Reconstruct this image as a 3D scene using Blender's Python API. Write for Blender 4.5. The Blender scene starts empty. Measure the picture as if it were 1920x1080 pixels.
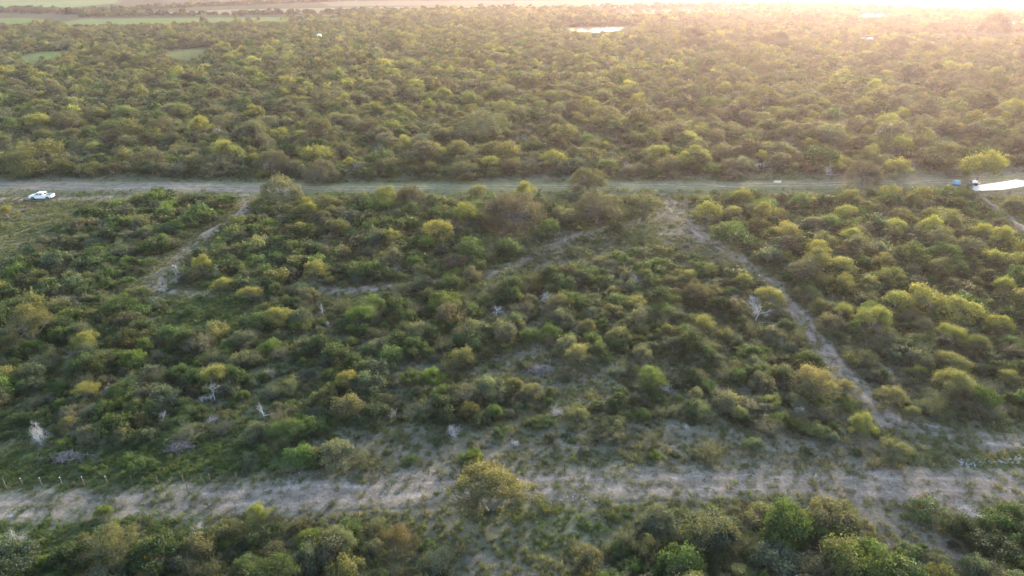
import bpy, math, random
import numpy as np
from mathutils import Vector

# ------------------------------------------------------------------ camera, world, sun, exposure
C = bpy.context.scene.collection
S = bpy.context.scene
H = 54.0
FPX = 1280.0
PITCH = math.atan(585 / FPX)
cam = bpy.data.cameras.new('camera')
cam.sensor_width = 36.0
cam.lens = 36.0 * FPX / 1920
cam.clip_start = 0.5
cam.clip_end = 30000
cam_o = bpy.data.objects.new('camera', cam)
cam_o.location = (0, 0, H)
cam_o.rotation_euler = (math.pi / 2 - PITCH, 0, 0)
C.objects.link(cam_o)
S.camera = cam_o

SUN_AZ = 27.0      # degrees from the view direction towards the right
SUN_EL = 11.0
world = bpy.data.worlds.new('World')
S.world = world
world.use_nodes = True
wn = world.node_tree
wn.nodes.clear()
sky = wn.nodes.new('ShaderNodeTexSky')
sky.sky_type = 'NISHITA'
sky.sun_disc = False
sky.sun_elevation = math.radians(SUN_EL)
sky.sun_rotation = math.radians(SUN_AZ)
sky.altitude = 150
sky.air_density = 1.0
sky.dust_density = 1.5
sky.ozone_density = 1.0
bg = wn.nodes.new('ShaderNodeBackground')
bg.inputs['Strength'].default_value = 0.15
wo = wn.nodes.new('ShaderNodeOutputWorld')
wn.links.new(sky.outputs[0], bg.inputs['Color'])
wn.links.new(bg.outputs[0], wo.inputs['Surface'])

sd = bpy.data.lights.new('sun', 'SUN')
sd.energy = 1.5
sd.angle = math.radians(7.0)
sd.color = (1.0, 0.86, 0.70)
so = bpy.data.objects.new('sun', sd)
az, el = math.radians(SUN_AZ), math.radians(SUN_EL)
sdir = Vector((math.sin(az) * math.cos(el), math.cos(az) * math.cos(el), math.sin(el)))
so.rotation_euler = sdir.to_track_quat('Z', 'Y').to_euler()
so.location = (200, 400, 300)
C.objects.link(so)

S.view_settings.view_transform = 'Standard'
S.view_settings.look = 'None'
S.view_settings.gamma = 1.0
S.view_settings.use_curve_mapping = False
S.view_settings.exposure = 2.75
HAZE_DENSITY = 0.000082
HAZE_ANISO = 0.63
HAZE_COLOR = (1.0, 0.78, 0.84, 1)

S.cycles.use_denoising = True
S.cycles.use_adaptive_sampling = False
S.cycles.max_bounces = 6
S.cycles.diffuse_bounces = 3
S.cycles.transmission_bounces = 4
S.cycles.transparent_max_bounces = 6
S.cycles.volume_bounces = 0
S.cycles.caustics_reflective = False
S.cycles.caustics_refractive = False

# ------------------------------------------------------------------ helpers
RNG = np.random.default_rng(7)
random.seed(7)
CP, SP = math.cos(PITCH), math.sin(PITCH)


def G(px, py, z=0.0):
    """photo pixel (1920 x 1080) -> point on the horizontal plane at height z"""
    a = (px - 960) / FPX
    b = -(py - 540) / FPX
    dx, dy, dz = a, CP + b * SP, -SP + b * CP
    t = (z - H) / dz
    return (dx * t, dy * t)


def proj(x, y, z=0.0):
    """world -> photo pixel, for deciding what grows where"""
    dz = z - H
    depth = y * CP - dz * SP
    depth = np.maximum(depth, 1.0)
    up = y * SP + dz * CP
    return 960 + FPX * x / depth, 540 - FPX * up / depth, depth


def vnoise(x, y, s, seed=0):
    x = np.asarray(x, float) / s
    y = np.asarray(y, float) / s
    xi, yi = np.floor(x), np.floor(y)
    fx, fy = x - xi, y - yi
    fx = fx * fx * (3 - 2 * fx)
    fy = fy * fy * (3 - 2 * fy)

    def h(a, b):
        n = np.sin(a * 127.1 + b * 311.7 + seed * 74.7) * 43758.5453
        return n - np.floor(n)
    return (h(xi, yi) * (1 - fx) + h(xi + 1, yi) * fx) * (1 - fy) + (h(xi, yi + 1) * (1 - fx) + h(xi + 1, yi + 1) * fx) * fy


def sstep(a, b, v):
    t = np.clip((v - a) / (b - a), 0, 1)
    return t * t * (3 - 2 * t)


def line_dist(x, y, pts):
    """distance to polyline and position along it"""
    d = np.full(np.shape(x), 1e9)
    for (x0, y0), (x1, y1) in zip(pts[:-1], pts[1:]):
        vx, vy = x1 - x0, y1 - y0
        L = vx * vx + vy * vy + 1e-9
        t = np.clip(((x - x0) * vx + (y - y0) * vy) / L, 0, 1)
        d = np.minimum(d, np.hypot(x - x0 - t * vx, y - y0 - t * vy))
    return d


def poly_sd(x, y, pts):
    """signed distance, positive inside"""
    d = line_dist(x, y, pts + [pts[0]])
    ins = np.zeros(np.shape(x), bool)
    n = len(pts)
    for i in range(n):
        x0, y0 = pts[i]
        x1, y1 = pts[(i + 1) % n]
        c = ((y0 > y) != (y1 > y)) & (x < (x1 - x0) * (y - y0) / (y1 - y0 + 1e-12) + x0)
        ins ^= c
    return np.where(ins, d, -d)


def P(*pp):
    return [G(a, b) for a, b in pp]


# ------------------------------------------------------------------ where things lie on the ground (traced outlines, metres)
NEAR_ROAD = P((-700, 985), (-300, 966), (0, 952), (200, 946), (400, 936), (600, 926), (800, 915), (1000, 909), (1200, 905), (1400, 904), (1600, 906), (1800, 908), (1920, 910), (2300, 914), (2900, 922))
FAR_ROAD = P((-900, 352), (0, 349), (200, 348), (400, 351), (600, 353), (900, 351), (1200, 349), (1500, 346), (1700, 342), (1920, 338), (2700, 330))
TRUCK_TRACK = P((-500, 376), (0, 373), (100, 373), (180, 372), (260, 371))
TRACK_WEST = P((455, 362), (466, 382), (450, 403), (417, 420), (392, 436), (366, 452), (350, 470), (332, 482), (318, 500), (296, 516), (292, 530), (303, 542), (333, 549), (367, 554), (400, 554), (437, 550))
TRACK_EAST = P((1248, 362), (1262, 398), (1300, 432), (1350, 462), (1400, 492), (1440, 522), (1478, 568), (1520, 615), (1550, 662), (1590, 712), (1632, 762), (1682, 802), (1740, 826), (1820, 830), (1920, 829), (2300, 836))
TRACK_MID = P((1235, 408), (1150, 424), (1080, 440), (1020, 470), (965, 498), (915, 518), (840, 530), (740, 537), (610, 546))
ROAD_CLEAR = P((-700, 925), (0, 914), (200, 912), (330, 903), (480, 888), (640, 884), (850, 876), (1100, 872), (1300, 862), (1500, 864), (1600, 862), (1750, 872), (1920, 872), (2900, 880),
               (2900, 955), (1920, 922), (1700, 932), (1600, 926), (1500, 922), (1300, 934), (1200, 948), (1140, 985), (1100, 1030), (1050, 1090), (1010, 1300), (880, 1300), (890, 1095), (850, 1040), (790, 1002), (720, 962), (640, 966),
               (480, 990), (350, 960), (230, 985), (150, 1000), (90, 1040), (0, 1060), (-700, 1060))
CLEARINGS = [   # outline, bareness 0..1, how strongly it keeps shrubs away 0..1
    (P((330, 900), (480, 890), (640, 890), (850, 890), (860, 955), (700, 950), (480, 972), (380, 950)), 0.66, 0.9),
    (P((720, 945), (880, 945), (870, 985), (930, 1040), (960, 1095), (900, 1095), (850, 1030), (790, 990)), 0.62, 0.9),
    (P((990, 925), (1260, 925), (1150, 975), (1110, 1020), (1020, 1090), (960, 1090), (1060, 1010)), 0.58, 0.9),
    (P((1100, 876), (1920, 872), (1920, 892), (1100, 895)), 0.38, 0.5),
    (P((600, 800), (700, 785), (860, 800), (1000, 800), (1200, 790), (1400, 800), (1560, 830), (1650, 860), (1500, 880), (900, 885), (640, 885), (560, 860)), 0.6, 0.80),
    (P((1040, 440), (1180, 412), (1290, 400), (1340, 450), (1390, 490), (1340, 500), (1250, 470), (1130, 490), (1020, 520), (930, 535), (960, 500)), 0.45, 0.85),
    (P((1215, 385), (1300, 372), (1320, 420), (1360, 460), (1260, 450), (1180, 420)), 0.9, 0.93),
    (P((1010, 640), (1100, 690), (1180, 720), (1160, 760), (1060, 770), (980, 720), (880, 740), (860, 700), (940, 660)), 0.4, 0.7),
    (P((640, 690), (720, 660), (800, 690), (740, 720)), 0.5, 0.6),
    (P((-300, 384), (60, 380), (190, 382), (120, 420), (70, 450), (20, 490), (-300, 560)), 0.18, 0.97),
    (P((330, 565), (440, 552), (500, 575), (470, 625), (380, 640), (300, 610)), 0.12, 0.85),
    (P((270, 590), (330, 596), (340, 612), (290, 612)), 0.8, 0.95),
    (P((90, 662), (150, 655), (160, 672), (110, 684)), 0.8, 0.95),
    (P((410, 368), (480, 366), (470, 385), (420, 385)), 0.85, 0.95),
    (P((1560, 965), (1660, 950), (1790, 990), (1800, 1050), (1680, 1060), (1600, 1010)), 0.75, 0.86),
    (P((1800, 700), (1860, 705), (1890, 735), (1830, 730)), 0.75, 0.9),
    (P((1640, 675), (1720, 690), (1700, 735), (1660, 720)), 0.7, 0.85),
    (P((1740, 600), (1800, 610), (1790, 640), (1750, 632)), 0.6, 0.85),
    (P((1690, 780), (1800, 790), (2300, 812), (2300, 850), (1760, 846)), 0.62, 0.85),
    (P((1530, 550), (1600, 560), (1620, 600), (1570, 600)), 0.4, 0.7),
    (P((1150, 480), (1230, 470), (1260, 500), (1180, 520)), 0.45, 0.7),
    (P((0, 845), (200, 835), (420, 825), (560, 850), (520, 888), (330, 905), (0, 914), (-300, 916), (-300, 850)), 0.02, 0.84),
    (P((1420, 332), (1700, 322), (1760, 320), (1920, 312), (2300, 305), (2300, 352), (1760, 356), (1700, 350)), 0.5, 0.99),
    (P((1812, 360), (1870, 392), (1905, 428), (2100, 500), (2400, 480), (2400, 340), (1900, 352)), 0.2, 0.985),
    (P((930, 333), (1260, 333), (1500, 322), (1500, 352), (930, 352)), 0.1, 0.9),
    (P((1570, 224), (1600, 222), (1610, 232), (1575, 234)), 0.1, 0.95),
    (P((1670, 300), (1720, 300), (1735, 322), (1700, 326)), 0.6, 0.95),
]
FIELDS = [   # outline, colour, name
    (P((275, 106), (330, 92), (395, 90), (400, 104), (340, 112)), (0.125, 0.140, 0.060)),
    (P((15, 112), (70, 98), (140, 94), (130, 104), (60, 118)), (0.095, 0.135, 0.055)),
    (P((105, 43), (160, 35), (400, 33), (640, 31), (640, 36), (520, 40), (300, 45), (130, 48)), (0.130, 0.165, 0.070)),
    (P((215, 27), (420, 18), (900, 10), (1400, 6), (1400, 10), (1150, 15), (760, 21), (620, 24), (420, 27)), (0.185, 0.170, 0.105)),
    (P((-900, 17), (0, 14), (130, 14), (220, 6), (235, -8), (-900, -8)), (0.130, 0.180, 0.080)),
    (P((590, 2), (1000, 1), (1500, -3), (1500, 6), (900, 10), (620, 12)), (0.155, 0.155, 0.10)),
    (P((1040, 24), (1180, 19), (1420, 17), (1420, 22), (1200, 26)), (0.21, 0.20, 0.11)),
    (P((1660, 14), (1760, 4), (2300, -6), (2600, -6), (2600, 18), (1900, 20)), (0.22, 0.17, 0.125)),
    (P((1660, 66), (1750, 62), (1920, 60), (2300, 58), (2300, 67), (1900, 69), (1700, 69)), (0.085, 0.10, 0.055)),
    (P((1050, 51), (1180, 48), (1195, 52), (1180, 60), (1100, 65), (1050, 61)), (0.10, 0.115, 0.055)),
    (P((-600, 30), (0, 34), (60, 33), (100, 40), (40, 46), (-600, 46)), (0.12, 0.15, 0.06)),
]
POND = P((1062, 54), (1090, 51), (1140, 50.5), (1170, 52), (1160, 57), (1125, 60.5), (1095, 60), (1072, 57))
FAR_PONDS = [P((1608, 29), (1622, 27), (1622, 31), (1612, 31.5)), P((1628, 27.5), (1636, 26), (1637, 31), (1630, 31)), P((1640, 27), (1652, 26), (1666, 28), (1660, 31.5), (1644, 31.5))]
LANE = P((780, 117), (870, 114), (960, 112), (1010, 109.5), (1110, 107), (1200, 105))


def bareness(x, y):
    """how bare the soil is and how open the ground is"""
    n1 = vnoise(x, y, 3.1, 1) - 0.5 + (vnoise(x, y, 1.1, 2) - 0.5) * 0.6
    n2 = vnoise(x, y, 9.0, 3)
    bare = 0.22 * sstep(0.55, 0.8, n2)
    opn = np.zeros_like(bare)
    s = poly_sd(x, y, ROAD_CLEAR)
    bare = np.maximum(bare, sstep(-1.0, 2.5, s + 3 * n1) * (0.27 + 0.35 * n1) * (1 - 0.8 * sstep(230, 100, proj(x, y)[0]) * sstep(966, 976, proj(x, y)[1])))
    opn = np.maximum(opn, sstep(-0.6, 0.6, s))
    for pts, b, o in CLEARINGS:
        s = poly_sd(x, y, pts)
        bare = np.maximum(bare, sstep(-1.5, 2.5, s + 3 * n1) * b * (0.75 + 0.6 * n1))
        opn = np.maximum(opn, sstep(-0.8, 0.8, s + 1.5 * n1) * o)
    brk = vnoise(x, y, 6.5, 4)
    fx = proj(x, y)[0]
    for pts, w, b in ((NEAR_ROAD, 3.0, 0.85), (FAR_ROAD, 5.5, 0.7), (TRUCK_TRACK, 2.2, 0.85), (TRACK_WEST, 1.6, 0.85), (TRACK_EAST, 1.8, 0.9), (TRACK_MID, 1.5, 0.8)):
        d = line_dist(x, y, pts)
        bb = b
        if pts is FAR_ROAD:
            bb = b * (0.5 + 0.5 * sstep(620, 380, fx) + 0.5 * sstep(1150, 1180, fx) * sstep(1300, 1260, fx) + 0.5 * sstep(1640, 1700, fx))
        if pts in (TRACK_WEST, TRACK_EAST, TRACK_MID):
            bb = b * (0.45 + 0.55 * sstep(0.3, 0.6, brk))
        bare = np.maximum(bare, sstep(w * 1.5, w * 0.4, d + 1.6 * n1) * bb)
        if pts is TRACK_MID:
            opn = np.maximum(opn, sstep(w + 1.0, w + 0.2, d + 1.2 * n1) * (0.75 + 0.25 * brk))
        else:
            opn = np.maximum(opn, sstep(w + 1.5, w + 0.7, d + 1.2 * n1))
    # nothing tall stands on the road or so close in front that it would hang over it
    d = line_dist(x, y, FAR_ROAD)
    opn = np.maximum(opn, sstep(9.3, 8.3, d + 1.5 * n1))
    return np.clip(bare, 0, 1), opn


def lushness(x, y):
    px, py, _ = proj(x, y)
    v = vnoise(x, y, 14, 5) * 0.5 + vnoise(x, y, 4, 6) * 0.3
    v = v + 0.35 * sstep(700, 200, px) * sstep(480, 620, py)
    v = v + 0.5 * sstep(0, 1, poly_sd(x, y, CLEARINGS[21][0])) + 0.35 * sstep(0, 1.5, poly_sd(x, y, CLEARINGS[10][0]))
    v = v + 0.55 * sstep(-2, 1, poly_sd(x, y, P((-400, 972), (150, 968), (230, 985), (100, 1060), (-400, 1070))))
    v = v + 0.30 * sstep(-1, 2, 4.2 - line_dist(x, y, P((1060, 990), (960, 975), (900, 985))))
    v = v + 0.55 * sstep(10, 5, line_dist(x, y, FAR_ROAD)) * sstep(420, 620, px) * sstep(1640, 1520, px)
    return np.clip(v, 0, 1)


DRIVE = P((1796, 353), (1830, 348), (1880, 341), (1905, 337), (1940, 342), (1918, 350), (1880, 356), (1820, 359))
DIRT = np.array((0.188, 0.156, 0.138))
DRYG = np.array((0.128, 0.114, 0.086))
GREEN = np.array((0.060, 0.084, 0.038))
LITTER = np.array((0.090, 0.078, 0.058))


def ground_colour(x, y):
    b, o = bareness(x, y)
    l = lushness(x, y)[..., None]
    o3 = o[..., None]
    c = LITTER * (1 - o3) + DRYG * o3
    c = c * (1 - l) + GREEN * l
    b = b[..., None] * (1 - 0.25 * l)
    c = c * (1 - b) + DIRT * b
    for pts, col in FIELDS:
        s = sstep(-2, 6, poly_sd(x, y, pts) + 4 * (vnoise(x, y, 15, 9) - 0.5))[..., None]
        stripes = 0.93 + 0.14 * vnoise(x * 0.15, y, 9, 11)[..., None]
        c = c * (1 - s) + np.array(col) * stripes * s
    vg = (sstep(6.0, 4.0, line_dist(x, y, FAR_ROAD) + 2 * (vnoise(x, y, 3, 17) - 0.5)) * 0.75)[..., None]
    c = c * (1 - vg) + np.array((0.128, 0.140, 0.070)) * vg * (0.85 + 0.3 * vnoise(x * 0.2, y, 0.8, 18))[..., None] + 0
    vt = (sstep(4.6, 3.0, line_dist(x, y, FAR_ROAD)) * np.maximum(sstep(620, 420, proj(x, y)[0]) * 0.8, 0.12) * (0.4 + 0.9 * vnoise(x * 0.15, y, 1.3, 19)))[..., None]
    c = c * (1 - vt) + DIRT * 1.1 * vt
    far = sstep(1900, 2600, np.hypot(x, y))[..., None]
    patch = sstep(0.5, 0.52, vnoise(x, y * 0.6, 420, 12))[..., None]
    c = c * (1 - far) + far * (patch * np.array((0.17, 0.17, 0.09)) + (1 - patch) * np.array((0.05, 0.062, 0.028)))
    d = sstep(4.0, 2.5, line_dist(x, y, LANE))[..., None]
    c = c * (1 - d) + DIRT * 1.2 * d
    return c, b[..., 0]


def relief(x, y):
    b, o = bareness(x, y)
    road = sstep(9, 4, np.minimum(line_dist(x, y, NEAR_ROAD), line_dist(x, y, FAR_ROAD)))
    road = np.maximum(road, sstep(4.5, 2.5, np.minimum(np.minimum(line_dist(x, y, TRACK_EAST), line_dist(x, y, TRACK_WEST)), np.minimum(line_dist(x, y, TRACK_MID), line_dist(x, y, TRUCK_TRACK)))))
    z = (vnoise(x, y, 2.3, 21) - 0.5) * 0.22 + (vnoise(x, y, 7, 22) - 0.5) * 0.35
    road = np.maximum(road, sstep(-6, -2, poly_sd(x, y, DRIVE)))
    z = z * (1 - road) * sstep(420, 300, np.hypot(x, y))
    return z - 0.02


# ------------------------------------------------------------------ materials
def newmat(name):
    m = bpy.data.materials.new(name)
    m.use_nodes = True
    m.node_tree.nodes.clear()
    return m, m.node_tree.nodes, m.node_tree.links


def noise(nd, lk, vec, scale, detail=4, rough=0.6):
    n = nd.new('ShaderNodeTexNoise')
    n.inputs['Scale'].default_value = scale
    n.inputs['Detail'].default_value = detail
    n.inputs['Roughness'].default_value = rough
    lk.new(vec, n.inputs['Vector'])
    return n.outputs['Fac']


def ramp(nd, lk, fac, stops):
    r = nd.new('ShaderNodeValToRGB')
    e = r.color_ramp.elements
    while len(e) < len(stops):
        e.new(0.5)
    for k, (p, c) in enumerate(stops):
        e[k].position = p
        e[k].color = (*c, 1) if len(c) == 3 else c
    lk.new(fac, r.inputs['Fac'])
    return r.outputs['Color']


def mul(nd, lk, a, b, fac=1.0, mode='MULTIPLY'):
    m = nd.new('ShaderNodeMix')
    m.data_type = 'RGBA'
    m.blend_type = mode
    m.inputs[0].default_value = fac
    lk.new(a, m.inputs[6])
    if hasattr(b, 'is_output'):
        lk.new(b, m.inputs[7])
    else:
        m.inputs[7].default_value = b
    return m.outputs[2]


def ground_material():
    m, nd, lk = newmat('soil_and_grass')
    geo = nd.new('ShaderNodeNewGeometry')
    at = nd.new('ShaderNodeAttribute')
    at.attribute_name = 'gcol'
    ab = nd.new('ShaderNodeAttribute')
    ab.attribute_name = 'bare'
    pos = geo.outputs['Position']
    nf = noise(nd, lk, pos, 2.6, 7, 0.80)
    nm = noise(nd, lk, pos, 0.55, 5, 0.65)
    nc = noise(nd, lk, pos, 1.6, 5, 0.7)
    g1 = ramp(nd, lk, nf, [(0.30, (0.50, 0.50, 0.50)), (0.5, (0.95, 0.95, 0.95)), (0.70, (1.60, 1.60, 1.60))])
    g2 = ramp(nd, lk, nm, [(0.30, (0.66, 0.68, 0.66)), (0.70, (1.34, 1.30, 1.24))])
    c = mul(nd, lk, at.outputs['Color'], g1)
    c = mul(nd, lk, c, g2)
    # green weeds scattered over the bare soil
    wm = nd.new('ShaderNodeMath')
    wm.operation = 'MULTIPLY'
    weed = ramp(nd, lk, nc, [(0.50, (0, 0, 0)), (0.60, (1, 1, 1))])
    inv = ramp(nd, lk, ab.outputs['Fac'], [(0.1, (0.45, 0.45, 0.45)), (0.9, (0.12, 0.12, 0.12))])
    lk.new(weed, wm.inputs[0])
    lk.new(inv, wm.inputs[1])
    mx = nd.new('ShaderNodeMix')
    mx.data_type = 'RGBA'
    lk.new(wm.outputs[0], mx.inputs[0])
    lk.new(c, mx.inputs[6])
    mx.inputs[7].default_value = (0.075, 0.085, 0.042, 1)
    b = nd.new('ShaderNodeBsdfPrincipled')
    b.inputs['Roughness'].default_value = 0.95
    b.inputs['Specular IOR Level'].default_value = 0.0
    lk.new(mx.outputs[2], b.inputs['Base Color'])
    bp = nd.new('ShaderNodeBump')
    bp.inputs['Strength'].default_value = 0.7
    bp.inputs['Distance'].default_value = 0.10
    lk.new(nf, bp.inputs['Height'])
    lk.new(bp.outputs[0], b.inputs['Normal'])
    o = nd.new('ShaderNodeOutputMaterial')
    lk.new(b.outputs[0], o.inputs['Surface'])
    return m


def foliage_material():
    m, nd, lk = newmat('foliage')
    at = nd.new('ShaderNodeAttribute')
    at.attribute_type = 'INSTANCER'
    at.attribute_name = 'tint'
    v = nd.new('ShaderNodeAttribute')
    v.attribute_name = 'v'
    g = ramp(nd, lk, v.outputs['Fac'], [(0.0, (0.52, 0.62, 0.66)), (0.5, (1, 1, 1)), (1.0, (1.55, 1.45, 1.05))])  # leaf tone range; also carries the painted sun rim of mesquite tops
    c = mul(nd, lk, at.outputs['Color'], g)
    d = nd.new('ShaderNodeBsdfPrincipled')
    d.inputs['Roughness'].default_value = 0.6
    d.inputs['Specular IOR Level'].default_value = 0.25
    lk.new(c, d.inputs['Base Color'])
    t = nd.new('ShaderNodeBsdfTranslucent')
    tc = mul(nd, lk, c, (1.75, 1.75, 0.7, 1))
    lk.new(tc, t.inputs['Color'])
    mx = nd.new('ShaderNodeMixShader')
    mx.inputs[0].default_value = 0.42
    lk.new(d.outputs[0], mx.inputs[1])
    lk.new(t.outputs[0], mx.inputs[2])
    o = nd.new('ShaderNodeOutputMaterial')
    lk.new(mx.outputs[0], o.inputs['Surface'])
    return m


def bark_material(name, c1, c2):
    m, nd, lk = newmat(name)
    tc = nd.new('ShaderNodeTexCoord')
    n = noise(nd, lk, tc.outputs['Object'], 6, 5)
    c = ramp(nd, lk, n, [(0.3, c1), (0.7, c2)])
    b = nd.new('ShaderNodeBsdfPrincipled')
    b.inputs['Roughness'].default_value = 0.9
    lk.new(c, b.inputs['Base Color'])
    o = nd.new('ShaderNodeOutputMaterial')
    lk.new(b.outputs[0], o.inputs['Surface'])
    return m


def plain(name, col, rough=0.5, metal=0.0, var=0.12, scale=3.0):
    m, nd, lk = newmat(name)
    tc = nd.new('ShaderNodeTexCoord')
    n = noise(nd, lk, tc.outputs['Object'], scale, 4)
    lo = tuple(max(0, k * (1 - var)) for k in col)
    hi = tuple(min(1, k * (1 + var)) for k in col)
    c = ramp(nd, lk, n, [(0.3, lo), (0.7, hi)])
    b = nd.new('ShaderNodeBsdfPrincipled')
    b.inputs['Roughness'].default_value = rough
    b.inputs['Metallic'].default_value = metal
    lk.new(c, b.inputs['Base Color'])
    o = nd.new('ShaderNodeOutputMaterial')
    lk.new(b.outputs[0], o.inputs['Surface'])
    return m


def water_material():
    m, nd, lk = newmat('pond_water')
    geo = nd.new('ShaderNodeNewGeometry')
    n = noise(nd, lk, geo.outputs['Position'], 0.6, 3)
    b = nd.new('ShaderNodeBsdfPrincipled')
    b.inputs['Base Color'].default_value = (0.05, 0.06, 0.05, 1)
    b.inputs['Roughness'].default_value = 0.12
    b.inputs['IOR'].default_value = 1.33
    bp = nd.new('ShaderNodeBump')
    bp.inputs['Strength'].default_value = 0.15
    bp.inputs['Distance'].default_value = 0.05
    lk.new(n, bp.inputs['Height'])
    lk.new(bp.outputs[0], b.inputs['Normal'])
    o = nd.new('ShaderNodeOutputMaterial')
    lk.new(b.outputs[0], o.inputs['Surface'])
    return m


GROUND = ground_material()
LEAF = foliage_material()
BARK = bark_material('bark', (0.075, 0.062, 0.052), (0.17, 0.15, 0.13))
DEADWOOD = bark_material('bleached_wood', (0.28, 0.262, 0.255), (0.49, 0.465, 0.455))
BRUSHWOOD = bark_material('weathered_brushwood', (0.11, 0.092, 0.085), (0.26, 0.225, 0.215))
WATER = water_material()


# ------------------------------------------------------------------ mesh assembly
class MB:
    """collects quads with a material slot and a per-face shade value"""

    def __init__(self):
        self.v, self.f, self.m, self.s = [], [], [], []
        self.n = 0

    def add(self, v, f, mat=0, shade=0.5):
        v = np.asarray(v, float)
        f = np.asarray(f, int)
        self.v.append(v)
        self.f.append(f + self.n)
        self.m.append(np.full(len(f), mat))
        self.s.append(np.broadcast_to(shade, (len(f),)).astype(float))
        self.n += len(v)

    def leaves(self, pos, nrm, size, aspect, shade, rng, mat=0):
        k = len(pos)
        nrm = nrm / (np.linalg.norm(nrm, axis=1, keepdims=True) + 1e-9)
        r = rng.normal(size=(k, 3))
        t = np.cross(nrm, r)
        t /= np.linalg.norm(t, axis=1, keepdims=True) + 1e-9
        b = np.cross(nrm, t)
        s = (size * rng.uniform(0.6, 1.4, k))[:, None]
        a = s * aspect
        V = np.stack([pos - t * s, pos - b * a + t * s * 0.15, pos + t * s, pos + b * a + t * s * 0.15], 1).reshape(-1, 3)
        F = np.arange(4 * k).reshape(-1, 4)
        self.add(V, F, mat, shade)

    def tube(self, pts, rad, sides=4, mat=1, shade=0.5):
        pts = np.asarray(pts, float)
        n = len(pts)
        d = np.gradient(pts, axis=0)
        d /= np.linalg.norm(d, axis=1, keepdims=True) + 1e-9
        ref = np.array((0.31, 0.17, 0.93)) if abs(d[0, 2]) < 0.8 else np.array((0.95, 0.2, 0.1))
        u = np.cross(d, ref)
        u /= np.linalg.norm(u, axis=1, keepdims=True) + 1e-9
        w = np.cross(d, u)
        a = np.arange(sides) * 2 * math.pi / sides
        rad = np.broadcast_to(rad, (n,))
        V = pts[:, None, :] + rad[:, None, None] * (np.cos(a)[None, :, None] * u[:, None, :] + np.sin(a)[None, :, None] * w[:, None, :])
        F = []
        for i in range(n - 1):
            for j in range(sides):
                k = (j + 1) % sides
                F.append((i * sides + j, i * sides + k, (i + 1) * sides + k, (i + 1) * sides + j))
        self.add(V.reshape(-1, 3), F, mat, shade)

    def box(self, c, s, mat=0, taper=1.0, rz=0.0):
        x, y, z = [k / 2 for k in s]
        V = np.array([(-x, -y, -z), (x, -y, -z), (x, y, -z), (-x, y, -z), (-x * taper, -y * taper, z), (x * taper, -y * taper, z), (x * taper, y * taper, z), (-x * taper, y * taper, z)])
        cr, sr = math.cos(rz), math.sin(rz)
        V = np.stack([V[:, 0] * cr - V[:, 1] * sr, V[:, 0] * sr + V[:, 1] * cr, V[:, 2]], 1) + np.array(c)
        self.add(V, [(0, 3, 2, 1), (4, 5, 6, 7), (0, 1, 5, 4), (1, 2, 6, 5), (2, 3, 7, 6), (3, 0, 4, 7)], mat)

    def cyl(self, c, r, h, axis='z', sides=16, mat=0, r2=None):
        r2 = r if r2 is None else r2
        a = np.arange(sides) * 2 * math.pi / sides
        p = np.stack([np.cos(a), np.sin(a)], 1)
        V = np.concatenate([np.c_[p * r, np.full(sides, -h / 2)], np.c_[p * r2, np.full(sides, h / 2)], [[0, 0, -h / 2]], [[0, 0, h / 2]]])
        if axis == 'x':
            V = V[:, [2, 0, 1]]
        if axis == 'y':
            V = V[:, [0, 2, 1]]
        F = []
        for j in range(sides):
            k = (j + 1) % sides
            F.append((j, k, sides + k, sides + j))
        for j in range(0, sides, 2):
            k, l = (j + 1) % sides, (j + 2) % sides
            F.append((2 * sides, l, k, j))
            F.append((2 * sides + 1, sides + j, sides + k, sides + l))
        self.add(V + np.array(c), F, mat)

    def mesh(self, name, mats, smooth=False):
        me = bpy.data.meshes.new(name)
        V = np.concatenate(self.v)
        F = np.concatenate(self.f)
        me.vertices.add(len(V))
        me.vertices.foreach_set('co', V.astype(np.float32).ravel())
        me.loops.add(F.size)
        me.loops.foreach_set('vertex_index', F.astype(np.int32).ravel())
        me.polygons.add(len(F))
        me.polygons.foreach_set('loop_start', (np.arange(len(F)) * 4).astype(np.int32))
        me.polygons.foreach_set('loop_total', np.full(len(F), 4, np.int32))
        for m in mats:
            me.materials.append(m)
        me.polygons.foreach_set('material_index', np.concatenate(self.m).astype(np.int32))
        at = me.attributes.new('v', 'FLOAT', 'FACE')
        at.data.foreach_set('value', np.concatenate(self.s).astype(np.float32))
        me.update(calc_edges=True)
        me.polygons.foreach_set('use_smooth', np.full(len(F), smooth))
        return me


def link(name, me, parent=None):
    o = bpy.data.objects.new(name, me)
    C.objects.link(o)
    if parent is not None:
        o.parent = parent
    return o


def thing(name, label, cat, loc=(0, 0, 0), rz=0.0, group=None):
    o = link(name, None)
    o.location = loc
    o.rotation_euler = (0, 0, rz)
    o['label'] = label
    o['category'] = cat
    if group:
        o['group'] = group
    return o


def struct(o, kind='structure', label=None, cat=None):
    o['kind'] = kind
    if label:
        o['label'] = label
    if cat:
        o['category'] = cat
    return o


# ------------------------------------------------------------------ the ground
def axis(lo, hi, c, step, grow):
    """coordinates fine around c and coarser away from it"""
    def side(lim):
        out, d = [], 0.0
        while d < lim:
            d += max(step, grow * d - 0.0)
            out.append(d)
        return out
    return sorted([c - d for d in side(c - lo)] + [c] + [c + d for d in side(hi - c)])


def grid_mesh(name, xs, ys, zf=None, zc=0.0):
    X, Y = np.meshgrid(xs, ys)
    nx, ny = len(xs), len(ys)
    Z = zf(X, Y) if zf else np.full(X.shape, zc)
    me = bpy.data.meshes.new(name)
    V = np.stack([X, Y, Z], -1).reshape(-1, 3)
    i = np.arange((ny - 1) * (nx - 1))
    r, c = i // (nx - 1), i % (nx - 1)
    a = r * nx + c
    F = np.stack([a, a + 1, a + nx + 1, a + nx], 1)
    return finish_ground(me, V, F)


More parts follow.
